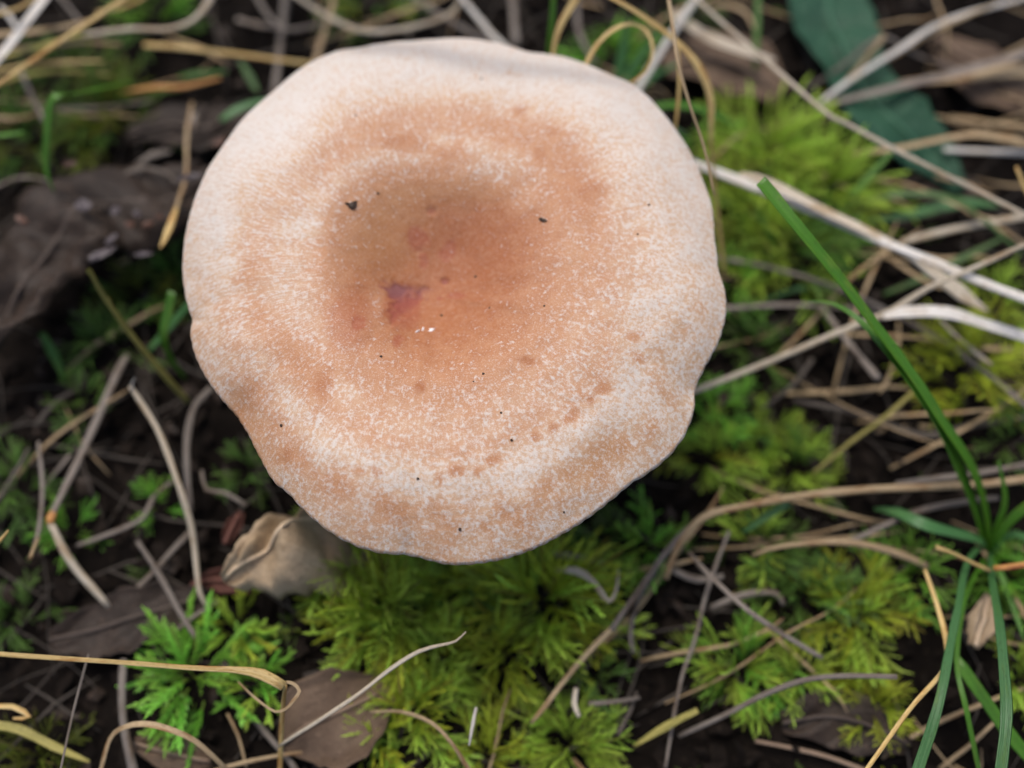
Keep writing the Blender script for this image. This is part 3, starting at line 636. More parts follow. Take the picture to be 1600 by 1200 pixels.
jo = stalk('cut_stem', 'pale stem with a cut top standing over dark soil left of the cap', 'stem', [(203,603),(222,632),(250,680),(282,765),(298,820),(305,870),(312,925),(325,950)], (.024,.020,.012,.008), (9,12,12,13,14,12,9,6), 'pale')
add_part(jo, 'frayed_tip', [(207,612),(206,600),(211,590)], (.0236,.0265), (6,4,2), 'white')
for pts, z, wd, mt, lb in (
  ([(330,606),(305,635),(294,680),(292,730),(298,800)], (.012,.012), (14,13,14,15,12), 'grey', 'grey stem curving beside the pale cut-topped stem'),
  ([(215,845),(245,890),(280,955),(312,1005)], .010, (8,12,12,10), 'grey', 'grey stem crossing another low on the dark soil'),
  ([(300,828),(262,868),(235,898),(200,932)], .007, (11,11,11,7), 'grey', 'grey stem lying under the crossing stem on dark soil'),
  ([(270,752),(240,775),(225,808),(180,830),(120,852)], .008, (8,10,11,10,8), 'grey', 'curved grey stem left of the pale cut-topped stem'),
  ([(60,690),(66,760),(62,820),(54,850)], .014, (7,10,10,8), 'grey', 'dim stem above the hollow straw end'),
  ([(-15,800),(20,745),(45,700)], .010, (10,12,8), 'dark', 'dim stem at the far left behind green moss'),
  ([(110,710),(85,740),(70,760)], .008, (7,8,6), 'grey', 'thin grey stem beside the orange joint'),
  ([(315,735),(322,765),(350,770),(385,790)], .010, (7,8,9,8), 'grey', 'short bent grey stem beside the jointed pale stem'),
  ([(55,665),(90,625),(135,600)], .006, (9,12,8), 'dark', 'dim dead stem below the dark rotting leaf'),
  ([(340,940),(300,965),(270,990)], .008, (6,8,6), 'grey', 'short stem beside the saturated green moss star')):
    stalk(S_, lb, 'stem', pts, z, wd, mt)
stalk('hollow_straw', 'short straw end with a round hollow opening', 'straw', [(47,872),(52,858),(60,840)], (.024,.020,.014), (11,10,9), 'tan', hollow=1)
stalk('straw_stalk', 'yellow straw tip poking in over the dark soil', 'straw', [(-25,865),(0,845),(13,829)], (.030,.034), (9,9,4), 'gold')
# --- lower left
o = stalk('straw_stalk', 'long straw bent over at a flattened fold beside the leafy moss star', 'straw', [(-40,1016),(0,1022),(130,1031),(300,1043),(370,1047),(410,1055),(443,1073)], (.030,.032,.030), (8,8,8,9,12,19,17), 'gold', flat=.3, fold=.15)
add_part(o, 'lower_stem', [(446,1070),(442,1110),(439,1160),(437,1215)], (.0300,.020,.012), (9,11,11,10), 'gold')
add_part(o, 'side_strip', [(446,1066),(458,1068),(468,1080),(458,1095),(446,1108),(430,1112),(408,1098),(385,1078),(372,1065)], (.030,.030,.026,.024), (5,6,6,6,5,4,4,4,3), 'tan', **FL)
stalk('straw_stalk', 'slender straw with a wavy tip lying over the big moss cushion', 'straw', [(436,1166),(460,1150),(500,1125),(560,1085),(610,1046),(655,1018),(690,1008),(712,1002),(728,987)], (.018,.026,.032,.034), (5,8,9,9,9,9,7,5,3), 'pale')
o = stalk(D_, 'tan blade arched like a hoop at the foot of the picture moss', 'grass blade', [(155,1215),(172,1155),(195,1136),(225,1131),(262,1139),(305,1158),(350,1198),(370,1220)], (.012,.022,.022,.010), (6,8,9,10,10,9,8,7), 'tan', **FL)
o['label'] = 'tan blade arched like a hoop over a wide grey stem'
for pts, z, wd, mt, lb in (
  ([(138,1022),(125,1070),(110,1130),(92,1215)], .024, (4,5,5,5), 'grey', 'thread-thin stem crossing under the long bent straw'),
  ([(193,1030),(192,1090),(196,1140),(210,1215)], .008, (15,17,18,20), 'grey', 'wide grey stem standing under the arched tan hoop'),
  ([(578,1112),(630,1113),(675,1130),(705,1160),(722,1185),(740,1215)], (.014,.018,.012), (5,7,8,8,10,12), 'tan', 'tan stem curving down over the big moss cushion'),
  ([(744,1105),(739,1130),(733,1165)], .020, (6,8,4), 'white', 'tiny white straw splinter upright in the big moss cushion'),
  ([(300,1215),(380,1192),(450,1178),(480,1176)], .008, (8,9,8,6), 'tan', 'tan stem lying below the straw fold'),
  ([(395,1120),(420,1150),(450,1185),(470,1215)], .006, (10,13,13,12), 'grey', 'grey stem lying under the brown oak-like leaf'),
  ([(355,1115),(372,1150),(385,1200)], .006, (5,6,5), 'tan', 'fine tan stem below the leafy moss star'),
  ([(900,1075),(897,1100),(905,1120)], .010, (9,11,8), 'pale', 'short pale stem bit below the orange brown stem'),
  ([(920,1100),(960,1097),(1000,1090)], .008, (10,10,6), 'grey', 'short grey stem lying level in the dark gap'),
  ([(965,1150),(985,1110),(995,1080)], .006, (10,10,6), 'dark', 'dim short stem on the black soil of the gap'),
  ([(1030,885),(1000,930),(985,985),(990,1020)], .006, (9,10,10,8), 'grey', 'grey stem hanging beside the slanting orange stem'),
  ([(860,865),(910,872),(945,880)], .006, (12,14,8), 'grey', 'flat grey stem in the shade just under the cap'),
  ([(1050,890),(1090,905),(1130,900)], .006, (14,16,10), 'grey', 'pale grey stem piece beside the black hollow'),
  ([(1110,950),(1160,930),(1210,925),(1225,945)], .006, (10,12,14,10), 'grey', 'grey stem piece bent in the litter by the black hollow'),
  ([(1270,560),(1240,600),(1190,640)], .006, (10,10,6), 'dark', 'dim stem under the bent pale straw stalk'),
  ([(1470,500),(1500,530),(1550,570)], .016, (9,10,9), 'pale', 'short pale straw lying below the papery sheath')):
    stalk(S_, lb, 'stem', pts, z, wd, mt)
stalk('moss_branch', 'pale dried moss branch bent in an elbow below the cap', 'moss', [(868,890),(900,893),(925,908),(950,940),(962,925),(966,890)], (.012,.016,.012), (12,18,13,14,7,4), 'pale', flat=.5, wob=.3)
stalk(D_, 'olive dead blade lying at the foot of the black gap', 'grass blade', [(990,1165),(1040,1135),(1090,1110)], (.006,.012), (6,14,10), 'olive', **FL)
stalk(D_, 'olive blade in the far corner below the crumpled dark leaf', 'grass blade', [(-20,1130),(30,1140),(80,1165),(140,1190)], .010, (14,16,14,6), 'olive', **FL)
stalk(D_, 'curled yellow blade tip beside the long bent straw', 'grass blade', [(-20,1105),(20,1105),(45,1120),(20,1122)], .016, (8,9,8,4), 'gold', **FL)

# ---------------------------------------------------------------- leaves
def leaf(name, label, mid, z, wl, wr, mat, curl=.0, cup=0.0, jag=.10, veins=7, cat='leaf', seed=1, ruff=.0018, crease=0.):
    p3 = path(mid, z); line, par = catmull(p3, .0012); N = len(line); MW = 15
    V, F, S = [], [], []
    for i, c in enumerate(line):
        t = (line[min(i + 1, N - 1)] - line[max(i - 1, 0)]).normalized(); side = t.cross(Vector((0, 0, 1))).normalized(); k = mpp(c); u = i / (N - 1)
        for j in range(-MW, MW + 1):
            f = j / MW; tab = wr if f > 0 else wl
            hw = float(np.interp(u, np.linspace(0, 1, len(tab)), tab)) * k
            hw *= 1 + jag * noise.noise((u * 9 + seed * 5, 3.0 if f > 0 else 8.0, seed)) + jag * .5 * noise.noise((u * 30 + seed, 1.0 if f > 0 else 6.0, seed))
            vein = max(0, 1 - abs(((u * veins - abs(f) * 1.3) % 1) - .5) * 2 / .16) * (1 if veins else 0) * (abs(f) < .93)
            midr = max(0, 1 - abs(f) / .05)
            zz = cup * abs(f) ** 2 * hw + crease * abs(f) * hw + curl * hw * max(0, abs(f) - .72) ** 1.5 * 4 + ruff * noise.noise((c.x * 110 + f, c.y * 110, seed * 3.)) + ruff * .55 * (abs(noise.noise((c.x * 230 + 2.2 * f, c.y * 230, seed * 5.))) - .2) + .0006 * noise.noise((c.x * 400 + 3 * f, c.y * 400, seed)) + .00035 * vein + .0005 * midr
            V.append(c + side * (f * hw) + Vector((0, 0, zz))); S.append((u, f, max(vein * .5, midr)))
    n_ = 2 * MW + 1
    F = [(i * n_ + j, i * n_ + j + 1, i * n_ + n_ + j + 1, i * n_ + n_ + j) for i in range(N - 1) for j in range(n_ - 1)]
    c = line[0].copy(); V = [v - c for v in V]
    root = empty(name, c); tag(root, label, cat)
    bl = mesh_from('leaf_blade', V, F, (M[mat],), True, S); ob = bpy.data.objects.new('leaf_blade', bl); C.objects.link(ob); ob.parent = root
    sm_ = ob.modifiers.new('thickness', 'SOLIDIFY'); sm_.thickness = .00025; sm_.offset = 0
    mb = MB(); ml = [v + Vector((0, 0, .0002)) for v in [V[i * n_ + MW] for i in range(0, N, max(1, N // 8))]]
    k = mpp(c); mb.add(*sweep(ml, [7 * k] + [6 * k] * (len(ml) - 2) + [2 * k], .7, nseg=7, seed=seed)); r_ = mb.build('midrib', M[mat]); r_.parent = root
    return root
leaf('dead_leaf', 'big dark rotting leaf with a curled rim left of the cap', [(330,270),(250,305),(160,330),(85,380),(30,450),(-25,540)], (.014,.018,.018,.022,.024,.022), (30,75,95,85,70,50,20), (40,75,95,105,95,90,50), 'leaf_dark', curl=-.5, cup=.12, jag=.22, veins=6, seed=2, ruff=.0055)
m, nt, b = newmat('lavender_chip'); b.inputs['Base Color'].default_value = (.085, .066, .066, 1); M['chip_l'] = m
m, nt, b = newmat('rust_chip'); b.inputs['Base Color'].default_value = (.10, .045, .025, 1); M['chip_r'] = m
for i, (x, y, w_, h_, a_, kd) in enumerate([(160,398,22,8,-30,'l'),(182,330,9,8,0,'l'),(215,335,8,6,30,'l'),(232,352,10,6,-20,'r'),(205,352,8,6,10,'r'),(250,340,7,5,0,'r'),(175,375,12,6,-50,'l'),(345,222,12,7,-20,'r'),(300,278,22,6,-8,'l'),(110,258,12,7,-10,'r'),(130,322,14,10,20,'l'),(225,398,16,6,-10,'l'),(35,345,14,7,30,'r')]):
    rn = random.Random(i); c = P(x, y, .026 if y > 240 else .016); k = mpp(c); n_ = 7; Vt = []
    for lv, sc_, hh in ((0, 1., 0), (1, .95, .0002), (2, .5, .0004)):
        for j in range(n_):
            an = 2 * math.pi * j / n_; rj = rn.uniform(.7, 1.2) * sc_; xx, yy = math.cos(an) * w_ * rj, math.sin(an) * h_ * rj; ca, sa = math.cos(R(a_)), math.sin(R(a_))
            Vt.append(Vector(((xx * ca - yy * sa) * k, -(xx * sa + yy * ca) * k, hh + rn.uniform(-.0001, .0006))))
    Ft = [(lv * n_ + j, lv * n_ + (j + 1) % n_, lv * n_ + n_ + (j + 1) % n_, lv * n_ + n_ + j) for lv in (0, 1) for j in range(n_)] + [tuple(2 * n_ + j for j in range(n_)), tuple(range(n_ - 1, -1, -1))]
    ob = link('bark_chip', mesh_from('bark_chip', Vt, Ft, (M['chip_' + kd],), False)); ob.location = c
    tag(ob, 'greyish flat chip on the dark rotting leaf litter' if kd == 'l' else 'rust brown chip on the dark rotting leaf litter', 'chip', 'grey chips on the dark leaf' if kd == 'l' else 'rust chips on the dark leaf')
leaf('dead_leaf', 'grey beige curled dead leaf poking out under the cap edge', [(350,905),(395,868),(440,838),(495,812),(560,790)], (.016,.022,.022,.016,.010), (4,30,48,40,30,10), (6,50,85,120,110,40), 'leaf_beige', curl=-.5, cup=-.25, jag=.5, veins=4, seed=5, ruff=.008, crease=-.25)
leaf('dead_leaf', 'brown oak-like dead leaf under the slender wavy straw', [(440,1165),(490,1130),(545,1105),(610,1075)], (.006,.010,.010,.006), (15,60,70,55,15), (15,60,90,70,20), 'leaf_brown', curl=.3, cup=.1, jag=.2, veins=5, seed=7)
leaf('dead_leaf', 'dark crumpled leaf flat on the soil beneath crossing stems', [(80,1000),(150,985),(230,960),(330,930)], .006, (15,40,50,40,10), (15,45,50,35,10), 'leaf_dark', curl=.2, cup=.1, jag=.2, veins=5, seed=9)
leaf('dead_leaf', 'small red brown leaf scrap beside the grey beige leaf', [(352,850),(362,825),(378,800)], .012, (4,14,4), (4,15,5), 'leaf_red', veins=0, seed=11)
leaf('dead_leaf', 'brown leaf scrap below the grey beige curled leaf', [(300,915),(340,905),(395,920)], .006, (6,18,6), (6,22,8), 'leaf_red', veins=3, seed=12)
leaf('dead_leaf', 'dark brown leaf lying behind the papery arching straw', [(1040,110),(1090,95),(1160,110),(1220,150)], .006, (20,55,60,25), (20,50,60,20), 'leaf_brown', curl=.2, veins=5, seed=13)
leaf('dead_leaf', 'dark leaf lying on soil below the grey twig', [(1220,1130),(1290,1120),(1360,1135),(1420,1165)], .004, (15,45,45,10), (15,45,50,15), 'leaf_dark', veins=5, seed=15)
leaf('dead_leaf', 'grey brown leaf lying beside the broad green leaf', [(1460,60),(1510,95),(1560,130),(1620,150)], .004, (15,50,60,40), (15,50,50,40), 'leaf_brown', veins=5, seed=17)
leaf('dead_leaf', 'dark leaf lying between the teal blade and kinked straw', [(1380,290),(1430,285),(1490,290),(1540,310)], .004, (15,35,35,10), (10,35,35,10), 'leaf_dark', veins=4, seed=19)
leaf('dead_leaf', 'dark leaf lying beneath the yellow straw tangle above seed stalk', [(200,215),(260,200),(330,200),(400,170)], .008, (15,45,45,10), (10,35,35,10), 'leaf_dark', veins=4, seed=21, ruff=.003)
leaf('dead_leaf', 'tan leaf patch between the grass base and moss tuft', [(1520,1010),(1535,970),(1545,930)], .010, (8,22,8), (8,25,8), 'leaf_beige', veins=3, seed=23)
leaf('dead_leaf', 'brown leaf scrap below the arched tan hoop', [(210,1160),(260,1175),(330,1190)], .005, (10,30,8), (10,30,10), 'leaf_brown', veins=3, seed=25)
leaf('broad_leaf', 'dark blue green broad leaf lying behind the kinked straw', [(1290,-40),(1295,20),(1315,80),(1350,140),(1400,195),(1450,240),(1500,300)], (.006,.008,.009,.009,.008,.006,.005), (55,62,70,55,50,66,40,10), (55,64,62,42,60,66,44,8), 'leaf_green', cup=.16, jag=.10, veins=6, seed=31)

# ---------------------------------------------------------------- moss
def frond_mesh(seed, L, blen, leafl, bend, nbr):
    rnd = random.Random(seed); V, F, S = [], [], []
    def leaflet(p, d, up, l, wd, tip, stem=0.):
        side = d.cross(up)
        if side.length < 1e-4: side = d.cross(Vector((1, 0, 0)))
        side.normalize(); nrm = side.cross(d).normalized(); n0 = len(V)
        V.extend([p, p + d * (l * .42) + side * (wd / 2), p + d * l - nrm * (l * .12), p + d * (l * .42) - side * (wd / 2)])
        S.extend([(max(0, tip - .35), stem, 0), (tip, stem, 0), (min(1, tip + .25), 0, 0), (tip, stem, 0)])
        F.append((n0, n0 + 1, n0 + 2, n0 + 3))
    def shoot(p, d, up, ln, ll, tip0, tip1, droop, dens):
        n_ = max(4, int(ln / dens)); stp = ln / n_; ph = rnd.uniform(0, 6)
        for i in range(n_):
            u = i / n_; ph += 2.4
            side = d.cross(up).normalized(); nn = side.cross(d).normalized()
            rd = side * math.cos(ph) + nn * math.sin(ph)
            sp = .62 - .25 * u + rnd.uniform(-.1, .1)
            leaflet(p, (d * math.cos(sp) + rd * math.sin(sp)).normalized(), nn, ll * (1 - .35 * u) * rnd.uniform(.8, 1.2), ll * .23, tip0 * (1 - u) + tip1 * u)
            d = (d + Vector((rnd.uniform(-.06, .06), rnd.uniform(-.06, .06), -droop * stp * 60))).normalized()
            p = p + d * stp
        leaflet(p, d, up, ll * .9, ll * .22, tip1)
    # main axis along +x, z up
    p = Vector((0, 0, 0)); d = Vector((1, 0, 0)); up = Vector((0, 0, 1)); n_ = 22; stp = L / n_; axis = []
    for i in range(n_ + 1):
        axis.append((p.copy(), d.copy())); d = (d + Vector((rnd.uniform(-.04, .04), rnd.uniform(-.05, .05), -bend / n_))).normalized(); p = p + d * stp
    # stem tube
    tv, tf, ts_ = sweep([a_[0] for a_ in axis[::3]] + [axis[-1][0]], [.0005] * (len(axis[::3])) + [.0002], nseg=5, step=.0012)
    V.extend(tv); F.extend(tf); S.extend([(.2, .8, 0)] * len(tv))
    for i in range(3, n_ - 3):
        u = i / n_; pp, dd = axis[i]; side = dd.cross(up).normalized()
        if rnd.random() > nbr / (n_ - 6): continue
        sgn = rnd.choice((-1, 1)); ln = blen * (1 - .55 * u) * rnd.uniform(.6, 1.2)
        a_ = R(rnd.uniform(28, 55)); bd = (dd * math.cos(a_) + side * (sgn * math.sin(a_)) + up * rnd.uniform(-.25, .45)).normalized()
        shoot(pp, bd, up, ln, leafl * .8, .1 + .2 * u, .8 + .2 * u, .5, .00042)
    shoot(axis[n_ // 8][0], axis[n_ // 8][1], up, L * .88, leafl, .0, 1.0, bend * .25, .00042)
    return V, F, S
PROTO = {}
for k, (L, bl, ll, bd, nvar, nb) in {'feather': (.016, .0085, .0019, .8, 6, 11), 'shaggy': (.014, .0050, .0027, .7, 5, 4), 'small': (.010, .0055, .0017, .7, 4, 6)}.items():
    PROTO[k] = [frond_mesh(100 + 17 * i + len(k), L * (1 + .12 * i / 3), bl, ll, bd, nb) for i in range(nvar)]
MESH = {}
def proto(kind, i, mat):
    key = (kind, i, mat)
    if key not in MESH:
        V, F, S = PROTO[kind][i % len(PROTO[kind])]; MESH[key] = mesh_from('frond', V, F, (MOSS[mat],), True, S)
    return MESH[key]
def tuft(px, py, rpx, n_, kind, mat, label, z=.004, lift=(18, 78), lean=None, seed=0, size=1.0, mat2=None):
    rnd = random.Random(seed * 31 + int(px * 3 + py)); c = P(px, py, z); k = mpp(c)
    c.z = ground_z(c.x, c.y) + .0005
    root = empty('moss_tuft', c); tag(root, label, 'moss', None)
    rm = rpx * k; Lref = {'feather': .017, 'shaggy': .014, 'small': .0095}[kind]
    n_ = int(n_ * 1.4)
    for i in range(n_):
        az = i * 2.39996 + rnd.uniform(-.8, .8); fr = ((i + .5) / n_) ** .75
        rr_ = rm * .55 * fr; x, y = rr_ * math.cos(az), rr_ * math.sin(az)
        el = R(lift[1] - (lift[1] - lift[0]) * fr + rnd.uniform(-10, 10))
        mt = mat2 if (mat2 and rnd.random() < .35) else mat
        o = bpy.data.objects.new('frond', proto(kind, rnd.randrange(len(PROTO[kind])), mt)); C.objects.link(o); o.parent = root
        dz = ground_z(c.x + x, c.y + y) - c.z
        o.location = (x, y, dz + rnd.uniform(0, .004) + .006 * (1 - fr) * rm / .012)
        o.rotation_euler = (rnd.uniform(-.7, .7), -el, az + rnd.uniform(-.8, .8))
        s_ = size * min(1.5, max(.45, rm / Lref * 1.0)) * rnd.uniform(.75, 1.12); o.scale = (s_, s_, s_)
    return root
tuft(1195, 262, 80, 24, 'feather', 'bright', 'bright moss tuft with upright tips beyond the thick bleached stalk', seed=1, size=1.3)
tuft(1285, 312, 80, 24, 'feather', 'bright', 'bright spreading moss tuft beside the dark crossing blade', seed=2, size=1.3)
tuft(1170, 350, 70, 18, 'feather', 'bright', 'bright moss under the thick bleached stalk by the cap edge', seed=3, size=1.3)
tuft(1230, 400, 80, 20, 'feather', 'bright', 'moss between the long green blade and the cap edge', seed=4, size=1.3, mat2='dull')
tuft(1140, 440, 50, 12, 'small', 'lush', 'small moss tuft at the cap edge above the level grey stem', seed=5)
tuft(1180, 540, 60, 12, 'small', 'dull', 'dull moss below the level grey stem by the cap edge', seed=6)
tuft(1125, 640, 55, 14, 'feather', 'lush', 'lush green moss just below the bent pale straw by the cap', seed=7)
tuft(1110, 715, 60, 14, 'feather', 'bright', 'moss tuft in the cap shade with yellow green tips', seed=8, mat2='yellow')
tuft(1210, 680, 50, 12, 'feather', 'bright', 'moss sprig standing up beside the dark hollow', seed=9, lift=(50, 80))
tuft(1250, 725, 65, 16, 'feather', 'bright', 'feathery moss above the long level tan straw', seed=10, mat2='dull')
tuft(1500, 585, 85, 22, 'feather', 'yellow', 'yellow green feathery moss beside the tall grass blade', seed=11)
tuft(1580, 690, 50, 10, 'small', 'dull', 'dull moss at the far end of the level straws', seed=12)
tuft(1550, 480, 60, 12, 'small', 'bright', 'moss tuft between papery sheath and thick stalk', seed=13)
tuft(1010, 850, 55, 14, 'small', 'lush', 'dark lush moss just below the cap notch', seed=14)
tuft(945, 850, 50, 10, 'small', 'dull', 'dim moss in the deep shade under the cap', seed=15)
tuft(1200, 850, 60, 14, 'small', 'bright', 'moss tuft with pale tips below the long level straw', seed=16, mat2='dull')
tuft(1340, 960, 85, 24, 'feather', 'yellow', 'star shaped moss tuft with pointed tip beside the leaning straw', seed=17, mat2='bright')
tuft(1260, 930, 70, 18, 'small', 'dull', 'dark moss behind the star shaped tuft', seed=18)
tuft(1160, 1040, 75, 22, 'feather', 'bright', 'moss tuft crossed by the grey twig', seed=19, mat2='lush')
tuft(1370, 1105, 62, 16, 'feather', 'yellow', 'yellowish moss hanging below the grey twig tip', seed=20)
tuft(1250, 1060, 55, 12, 'small', 'bright', 'small moss sprigs in the middle of the grey twig', seed=21)
tuft(1420, 900, 60, 14, 'small', 'lush', 'green moss beside the shrivelled arching stem', seed=22)
tuft(1570, 900, 60, 16, 'small', 'lush', 'green moss around the grass base', seed=23)
tuft(1590, 1060, 55, 12, 'small', 'bright', 'moss behind the lower green blades', seed=24)
tuft(560, 880, 85, 24, 'feather', 'bright', 'bright moss cushion under the notch of the cap edge', seed=25, size=1.3)
tuft(500, 870, 45, 10, 'feather', 'yellow', 'yellow green moss sprigs over the grey beige leaf', seed=26)
tuft(610, 960, 85, 24, 'feather', 'bright', 'feathery moss cushion beside the brown oak-like leaf', seed=27, size=1.3, mat2='yellow')
tuft(545, 965, 45, 8, 'shaggy', 'yellow', 'stringy yellow moss strands above the brown oak-like leaf', seed=28)
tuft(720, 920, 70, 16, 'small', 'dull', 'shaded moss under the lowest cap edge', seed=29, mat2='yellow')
tuft(850, 940, 95, 28, 'feather', 'yellow', 'wide yellow green moss cushion beside the bent dried branch', seed=30, size=1.3, mat2='bright')
tuft(690, 1030, 75, 20, 'feather', 'bright', 'moss cushion around the wavy tip of the slender straw', seed=31, mat2='yellow')
tuft(790, 1020, 70, 18, 'feather', 'yellow', 'moss cushion above the dark hole in the middle', seed=32, mat2='bright')
tuft(650, 1110, 80, 22, 'feather', 'bright', 'moss crossed by the curving tan stem', seed=33, mat2='yellow')
tuft(590, 1160, 60, 12, 'shaggy', 'yellow', 'yellow shaggy moss at the edge of the brown oak-like leaf', seed=34)
tuft(760, 1180, 60, 16, 'feather', 'yellow', 'moss around the white straw splinter', seed=35)
tuft(890, 1160, 75, 24, 'feather', 'bright', 'light green moss tuft below the orange brown stem', seed=36)
tuft(930, 1055, 40, 8, 'small', 'dull', 'little dull moss sprig beside the orange brown stem', seed=37)
tuft(310, 1060, 75, 24, 'shaggy', 'lush', 'leafy saturated green moss star under the long bent straw', seed=38, lift=(8, 50), size=1.15)
tuft(375, 985, 55, 14, 'shaggy', 'bright', 'yellowish moss star above the long bent straw', seed=39, lift=(15, 60), mat2='yellow')
tuft(405, 1070, 48, 12, 'shaggy', 'bright', 'moss sprigs beside the fold of the bent straw', seed=40, mat2='lush')
tuft(170, 185, 85, 20, 'feather', 'olive', 'olive moss cushion below the bent hanging blade', seed=41, mat2='dull')
tuft(45, 215, 75, 16, 'feather', 'olive', 'dim olive moss behind the hanging blade tip', seed=42, mat2='dull')
tuft(110, 110, 60, 12, 'small', 'dull', 'moss in the yellow straw tangle', seed=43)
tuft(240, 20, 65, 14, 'small', 'dull', 'green moss above the knobbly yellow straw', seed=44, mat2='lush')
tuft(580, 5, 65, 16, 'small', 'dull', 'green moss behind the sagging pale bow', seed=45, mat2='yellow')
tuft(215, 460, 65, 14, 'feather', 'olive', 'olive moss behind the yellow green stalk', seed=46, mat2='dull')
tuft(275, 430, 55, 12, 'small', 'dull', 'dull moss close to the left cap edge', seed=47)
tuft(170, 540, 55, 10, 'small', 'dull', 'dim moss under the yellow green stalk', seed=48)
tuft(30, 760, 60, 14, 'feather', 'dull', 'dim green moss beside the jointed stem', seed=49)
tuft(100, 830, 45, 8, 'small', 'lush', 'green moss sprigs behind the orange joint', seed=50)
tuft(10, 960, 50, 10, 'feather', 'dull', 'dark moss left of the crumpled dark leaf', seed=51)
tuft(250, 790, 38, 8, 'small', 'lush', 'little green sprig beside the pale cut-topped stem', seed=52)
tuft(390, 735, 45, 10, 'small', 'dull', 'dim moss in the shade by the lower left cap edge', seed=53)
tuft(140, 640, 45, 8, 'small', 'dull', 'dim moss left of the jointed stem top', seed=54)
tuft(60, 1180, 60, 12, 'small', 'olive', 'olive moss below the curled yellow blade tip', seed=55)
tuft(960, 90, 55, 12, 'small', 'lush', 'green moss inside the curled tan loop', seed=56)
tuft(1070, 40, 45, 8, 'small', 'dull', 'dim moss behind the arching papery straw', seed=57)
tuft(1110, 240, 45, 10, 'small', 'lush', 'moss between the cap edge and drooping straw tip', seed=58)

# ---------------------------------------------------------------- litter nobody could count
rnd = random.Random(5)
mb = MB()
for i in range(5200):
    x, y = rnd.gauss(0, .11), rnd.gauss(.02, .10)
    if abs(x) > .26 or abs(y - .02) > .24: continue
    z = ground_z(x, y) + rnd.uniform(.0003, .003); l = rnd.uniform(.0015, .007); wd = l * rnd.uniform(.25, .8); a_ = rnd.uniform(0, 6.28)
    e = Vector((math.cos(a_), math.sin(a_), rnd.uniform(-.4, .4))); f = Vector((-math.sin(a_), math.cos(a_), rnd.uniform(-.4, .4))); c = Vector((x, y, z)); up = Vector((0, 0, l * rnd.uniform(-.2, .35)))
    Vt = [c - e * l * .5, c - e * l * .1 + f * wd * .5, c + e * l * .5 + up, c + e * l * .05 - f * wd * .5, c + up * .5 + Vector((0, 0, .0004))]
    mb.add(Vt, [(0, 1, 4), (1, 2, 4), (2, 3, 4), (3, 0, 4)], [(0, 0, 0)] * 5)
o = mb.build('leaf_litter', M['flake'], None, False); tag(o, 'crumbled dark leaf litter covering the soil', 'litter', kind='stuff')
mb = MB()
for i in range(420):
    x, y = rnd.gauss(-.05, .08), rnd.gauss(.03, .07)
    if abs(x) > .24 or abs(y - .02) > .22 or math.hypot(x - c0.x, y - c0.y) < .012: continue
    l = rnd.uniform(.002, .006); wd = l * rnd.uniform(.4, .9); a_ = rnd.uniform(0, 6.28); c = Vector((x, y, ground_z(x, y) + rnd.uniform(.001, .004)))
    e = Vector((math.cos(a_), math.sin(a_), rnd.uniform(-.4, .4))); f = Vector((-math.sin(a_), math.cos(a_), rnd.uniform(-.4, .4)))
    mb.add([c - e * l * .5, c + f * wd * .5, c + e * l * .5, c - f * wd * .5, c + Vector((0, 0, .0007))], [(0, 1, 4), (1, 2, 4), (2, 3, 4), (3, 0, 4)], [(0, 0, 0)] * 5)
o = mb.build('bark_crumbs', M['leaf_dark'], None, False); tag(o, 'small brown bark and leaf crumbs strewn on the soil', 'litter', kind='stuff')
mb = MB()
for i in range(900):
    x, y = rnd.gauss(0, .11), rnd.gauss(.02, .10)
    if abs(x) > .26 or abs(y - .02) > .24: continue
    if math.hypot(x - c0.x, y - c0.y) < .012: continue
    l = rnd.uniform(.008, .035); a_ = rnd.uniform(0, 6.28); c = Vector((x, y, 0)); e = Vector((math.cos(a_), math.sin(a_), 0)); f = Vector((-math.sin(a_), math.cos(a_), 0))
    pts = []
    for s_ in (-.5, -.15, .2, .5):
        q = c + e * (l * s_) + f * (l * rnd.uniform(-.035, .035)); q.z = ground_z(q.x, q.y) + rnd.uniform(.0006, .004); pts.append(q)
    wd = rnd.uniform(.00022, .0007)
    mb.add(*sweep(pts, (wd * .6, wd, wd, wd * .4), rnd.choice((.4, .9)), nseg=5, step=.004, seed=i * .37))
o = mb.build('dead_grass_litter', M['dark'], None, True); tag(o, 'thin grey scraps of dead grass matted on the soil', 'litter', kind='stuff')
mb = MB()
for i in range(330):
    x, y = rnd.uniform(-.16, .17), rnd.uniform(-.10, .17)
    wgt = .10 + .9 * float(smooth(.0, .09, np.array(x))) + .6 * float(smooth(.06, .1, np.array(y)))
    if rnd.random() > wgt or math.hypot(x - c0.x, y - c0.y) < .05: continue
    l = rnd.uniform(.012, .05); a_ = rnd.gauss(-.1, .7); c = Vector((x, y, 0)); e = Vector((math.cos(a_), math.sin(a_), 0)); f = Vector((-math.sin(a_), math.cos(a_), 0)); hz = rnd.uniform(.002, .011); bw = rnd.uniform(-.06, .06)
    pts = []
    for s_ in (-.5, -.2, .1, .35, .5):
        q = c + e * (l * s_) + f * (l * (bw * (1 - 4 * s_ * s_) + rnd.uniform(-.02, .02))); q.z = ground_z(q.x, q.y) + hz + rnd.uniform(-.001, .001) + s_ * hz; pts.append(q)
    wd = rnd.uniform(.0004, .0011)
    mb.add(*sweep(pts, (wd * .7, wd, wd, wd * .8, wd * .3), rnd.choice((.2, .6)), .15, nseg=6, step=.003, seed=i * .73, twist=rnd.uniform(-.5, .5)))
o = mb.build('straw_thatch', M['tan'], None, True); tag(o, 'tangled thin scraps of pale straw between the moss tufts', 'litter', kind='stuff')
mb = MB()
sm_protos = [PROTO['small'][i] for i in range(3)]
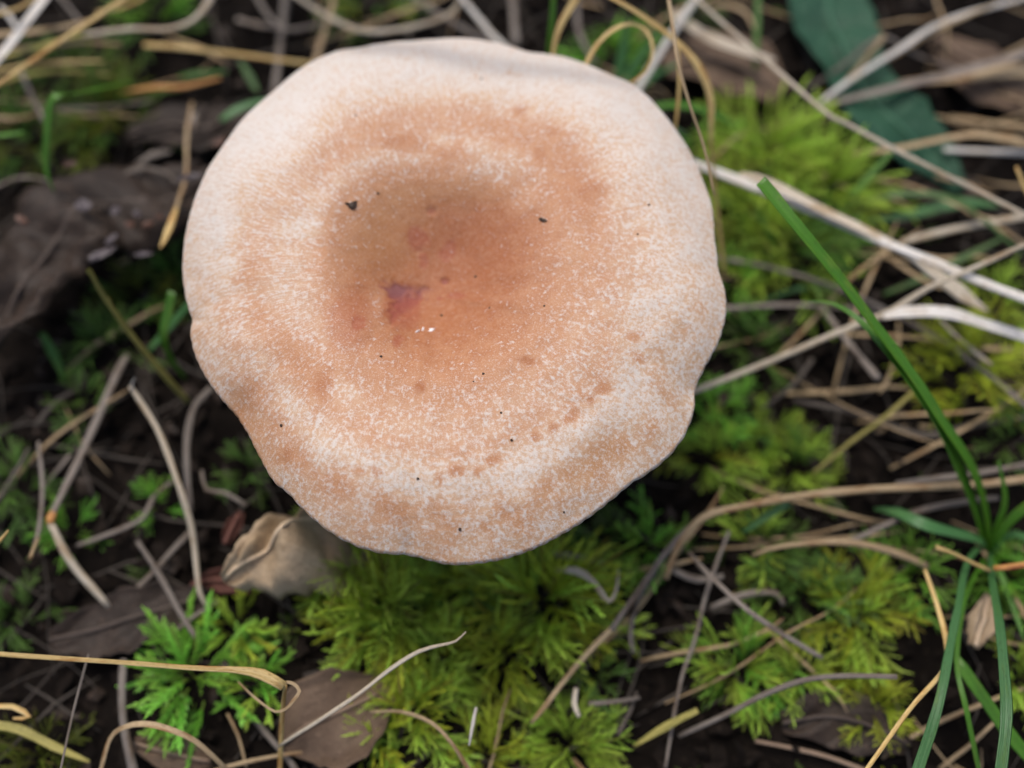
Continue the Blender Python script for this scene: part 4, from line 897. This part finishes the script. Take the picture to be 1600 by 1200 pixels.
for i in range(150):
    x, y = rnd.uniform(-.2, .2), rnd.uniform(-.13, .2)
    if noise.noise((x * 28, y * 28, 17.)) < .05 or math.hypot(x - c0.x, y - c0.y) < .015: continue
    V0, F0, S0 = rnd.choice(sm_protos); s_ = rnd.uniform(.45, .8)
    mt = Matrix.Translation((x, y, ground_z(x, y))) @ Matrix.Rotation(rnd.uniform(0, 6.28), 4, 'Z') @ Matrix.Rotation(-R(rnd.uniform(10, 60)), 4, 'Y') @ Matrix.Scale(s_, 4)
    mb.add([mt @ v for v in V0], F0, S0)
o = mb.build('ground_moss', MOSS['dull'], None, True); tag(o, 'low dull moss threaded through the dark litter', 'moss', kind='stuff')
print('tris', sum(len(m_.polygons) for m_ in bpy.data.meshes) * 2, 'objects', len(bpy.data.objects))
# the same ground cover going on around the spot
def outside():
    while True:
        a_ = rnd.uniform(0, 6.283); r_ = .19 + .75 * rnd.random() ** 1.4; x, y = r_ * math.cos(a_) * 1.1, .04 + r_ * math.sin(a_)
        if abs(x) > .175 or y > .21 or y < -.14: return x, y
mb = MB()
for i in range(560):
    x, y = outside()
    if noise.noise((x * 9, y * 9, 31.)) < -.12: continue
    V0, F0, S0 = rnd.choice(sm_protos); s_ = rnd.uniform(1.2, 2.4)
    mt = Matrix.Translation((x, y, ground_z(x, y))) @ Matrix.Rotation(rnd.uniform(0, 6.28), 4, 'Z') @ Matrix.Rotation(-R(rnd.uniform(20, 75)), 4, 'Y') @ Matrix.Scale(s_, 4)
    mb.add([mt @ v for v in V0], F0, S0)
o = mb.build('surrounding_moss', MOSS['bright'], None, True); tag(o, 'moss carpet spreading over the soil around the spot', 'moss', kind='stuff')
for nm, mt, cnt, hmax, lb in (('surrounding_straw', 'tan', 900, .03, 'dead straw strewn over the soil around the spot'), ('surrounding_grass', 'green', 420, .10, 'green grass growing around the spot')):
    mb = MB()
    for i in range(cnt):
        x, y = outside(); l = rnd.uniform(.03, .09); a_ = rnd.uniform(0, 6.28); e = Vector((math.cos(a_), math.sin(a_), 0)); h = rnd.uniform(.2, 1) * hmax; z0 = ground_z(x, y)
        if y < 0 and nm == 'surrounding_grass' and y > -.3: continue
        c = Vector((x, y, z0)); e2 = e * l
        if nm == 'surrounding_grass': pts = [c, c + e2 * .15 + Vector((0, 0, h * .5)), c + e2 * .45 + Vector((0, 0, h * .9)), c + e2 * .9 + Vector((0, 0, h * .85))]
        else: pts = [c + Vector((0, 0, .002)), c + e2 * .3 + Vector((0, 0, h * .3)), c + e2 * .7 + Vector((0, 0, h * .3)), c + e2 + Vector((0, 0, .003))]
        wd = rnd.uniform(.0008, .0022); mb.add(*sweep(pts, (wd, wd, wd * .8, wd * .15), .2, .2, nseg=5, step=.008, seed=i * .31))
    o = mb.build(nm, M[mt], None, True); tag(o, lb, 'grass', kind='stuff')
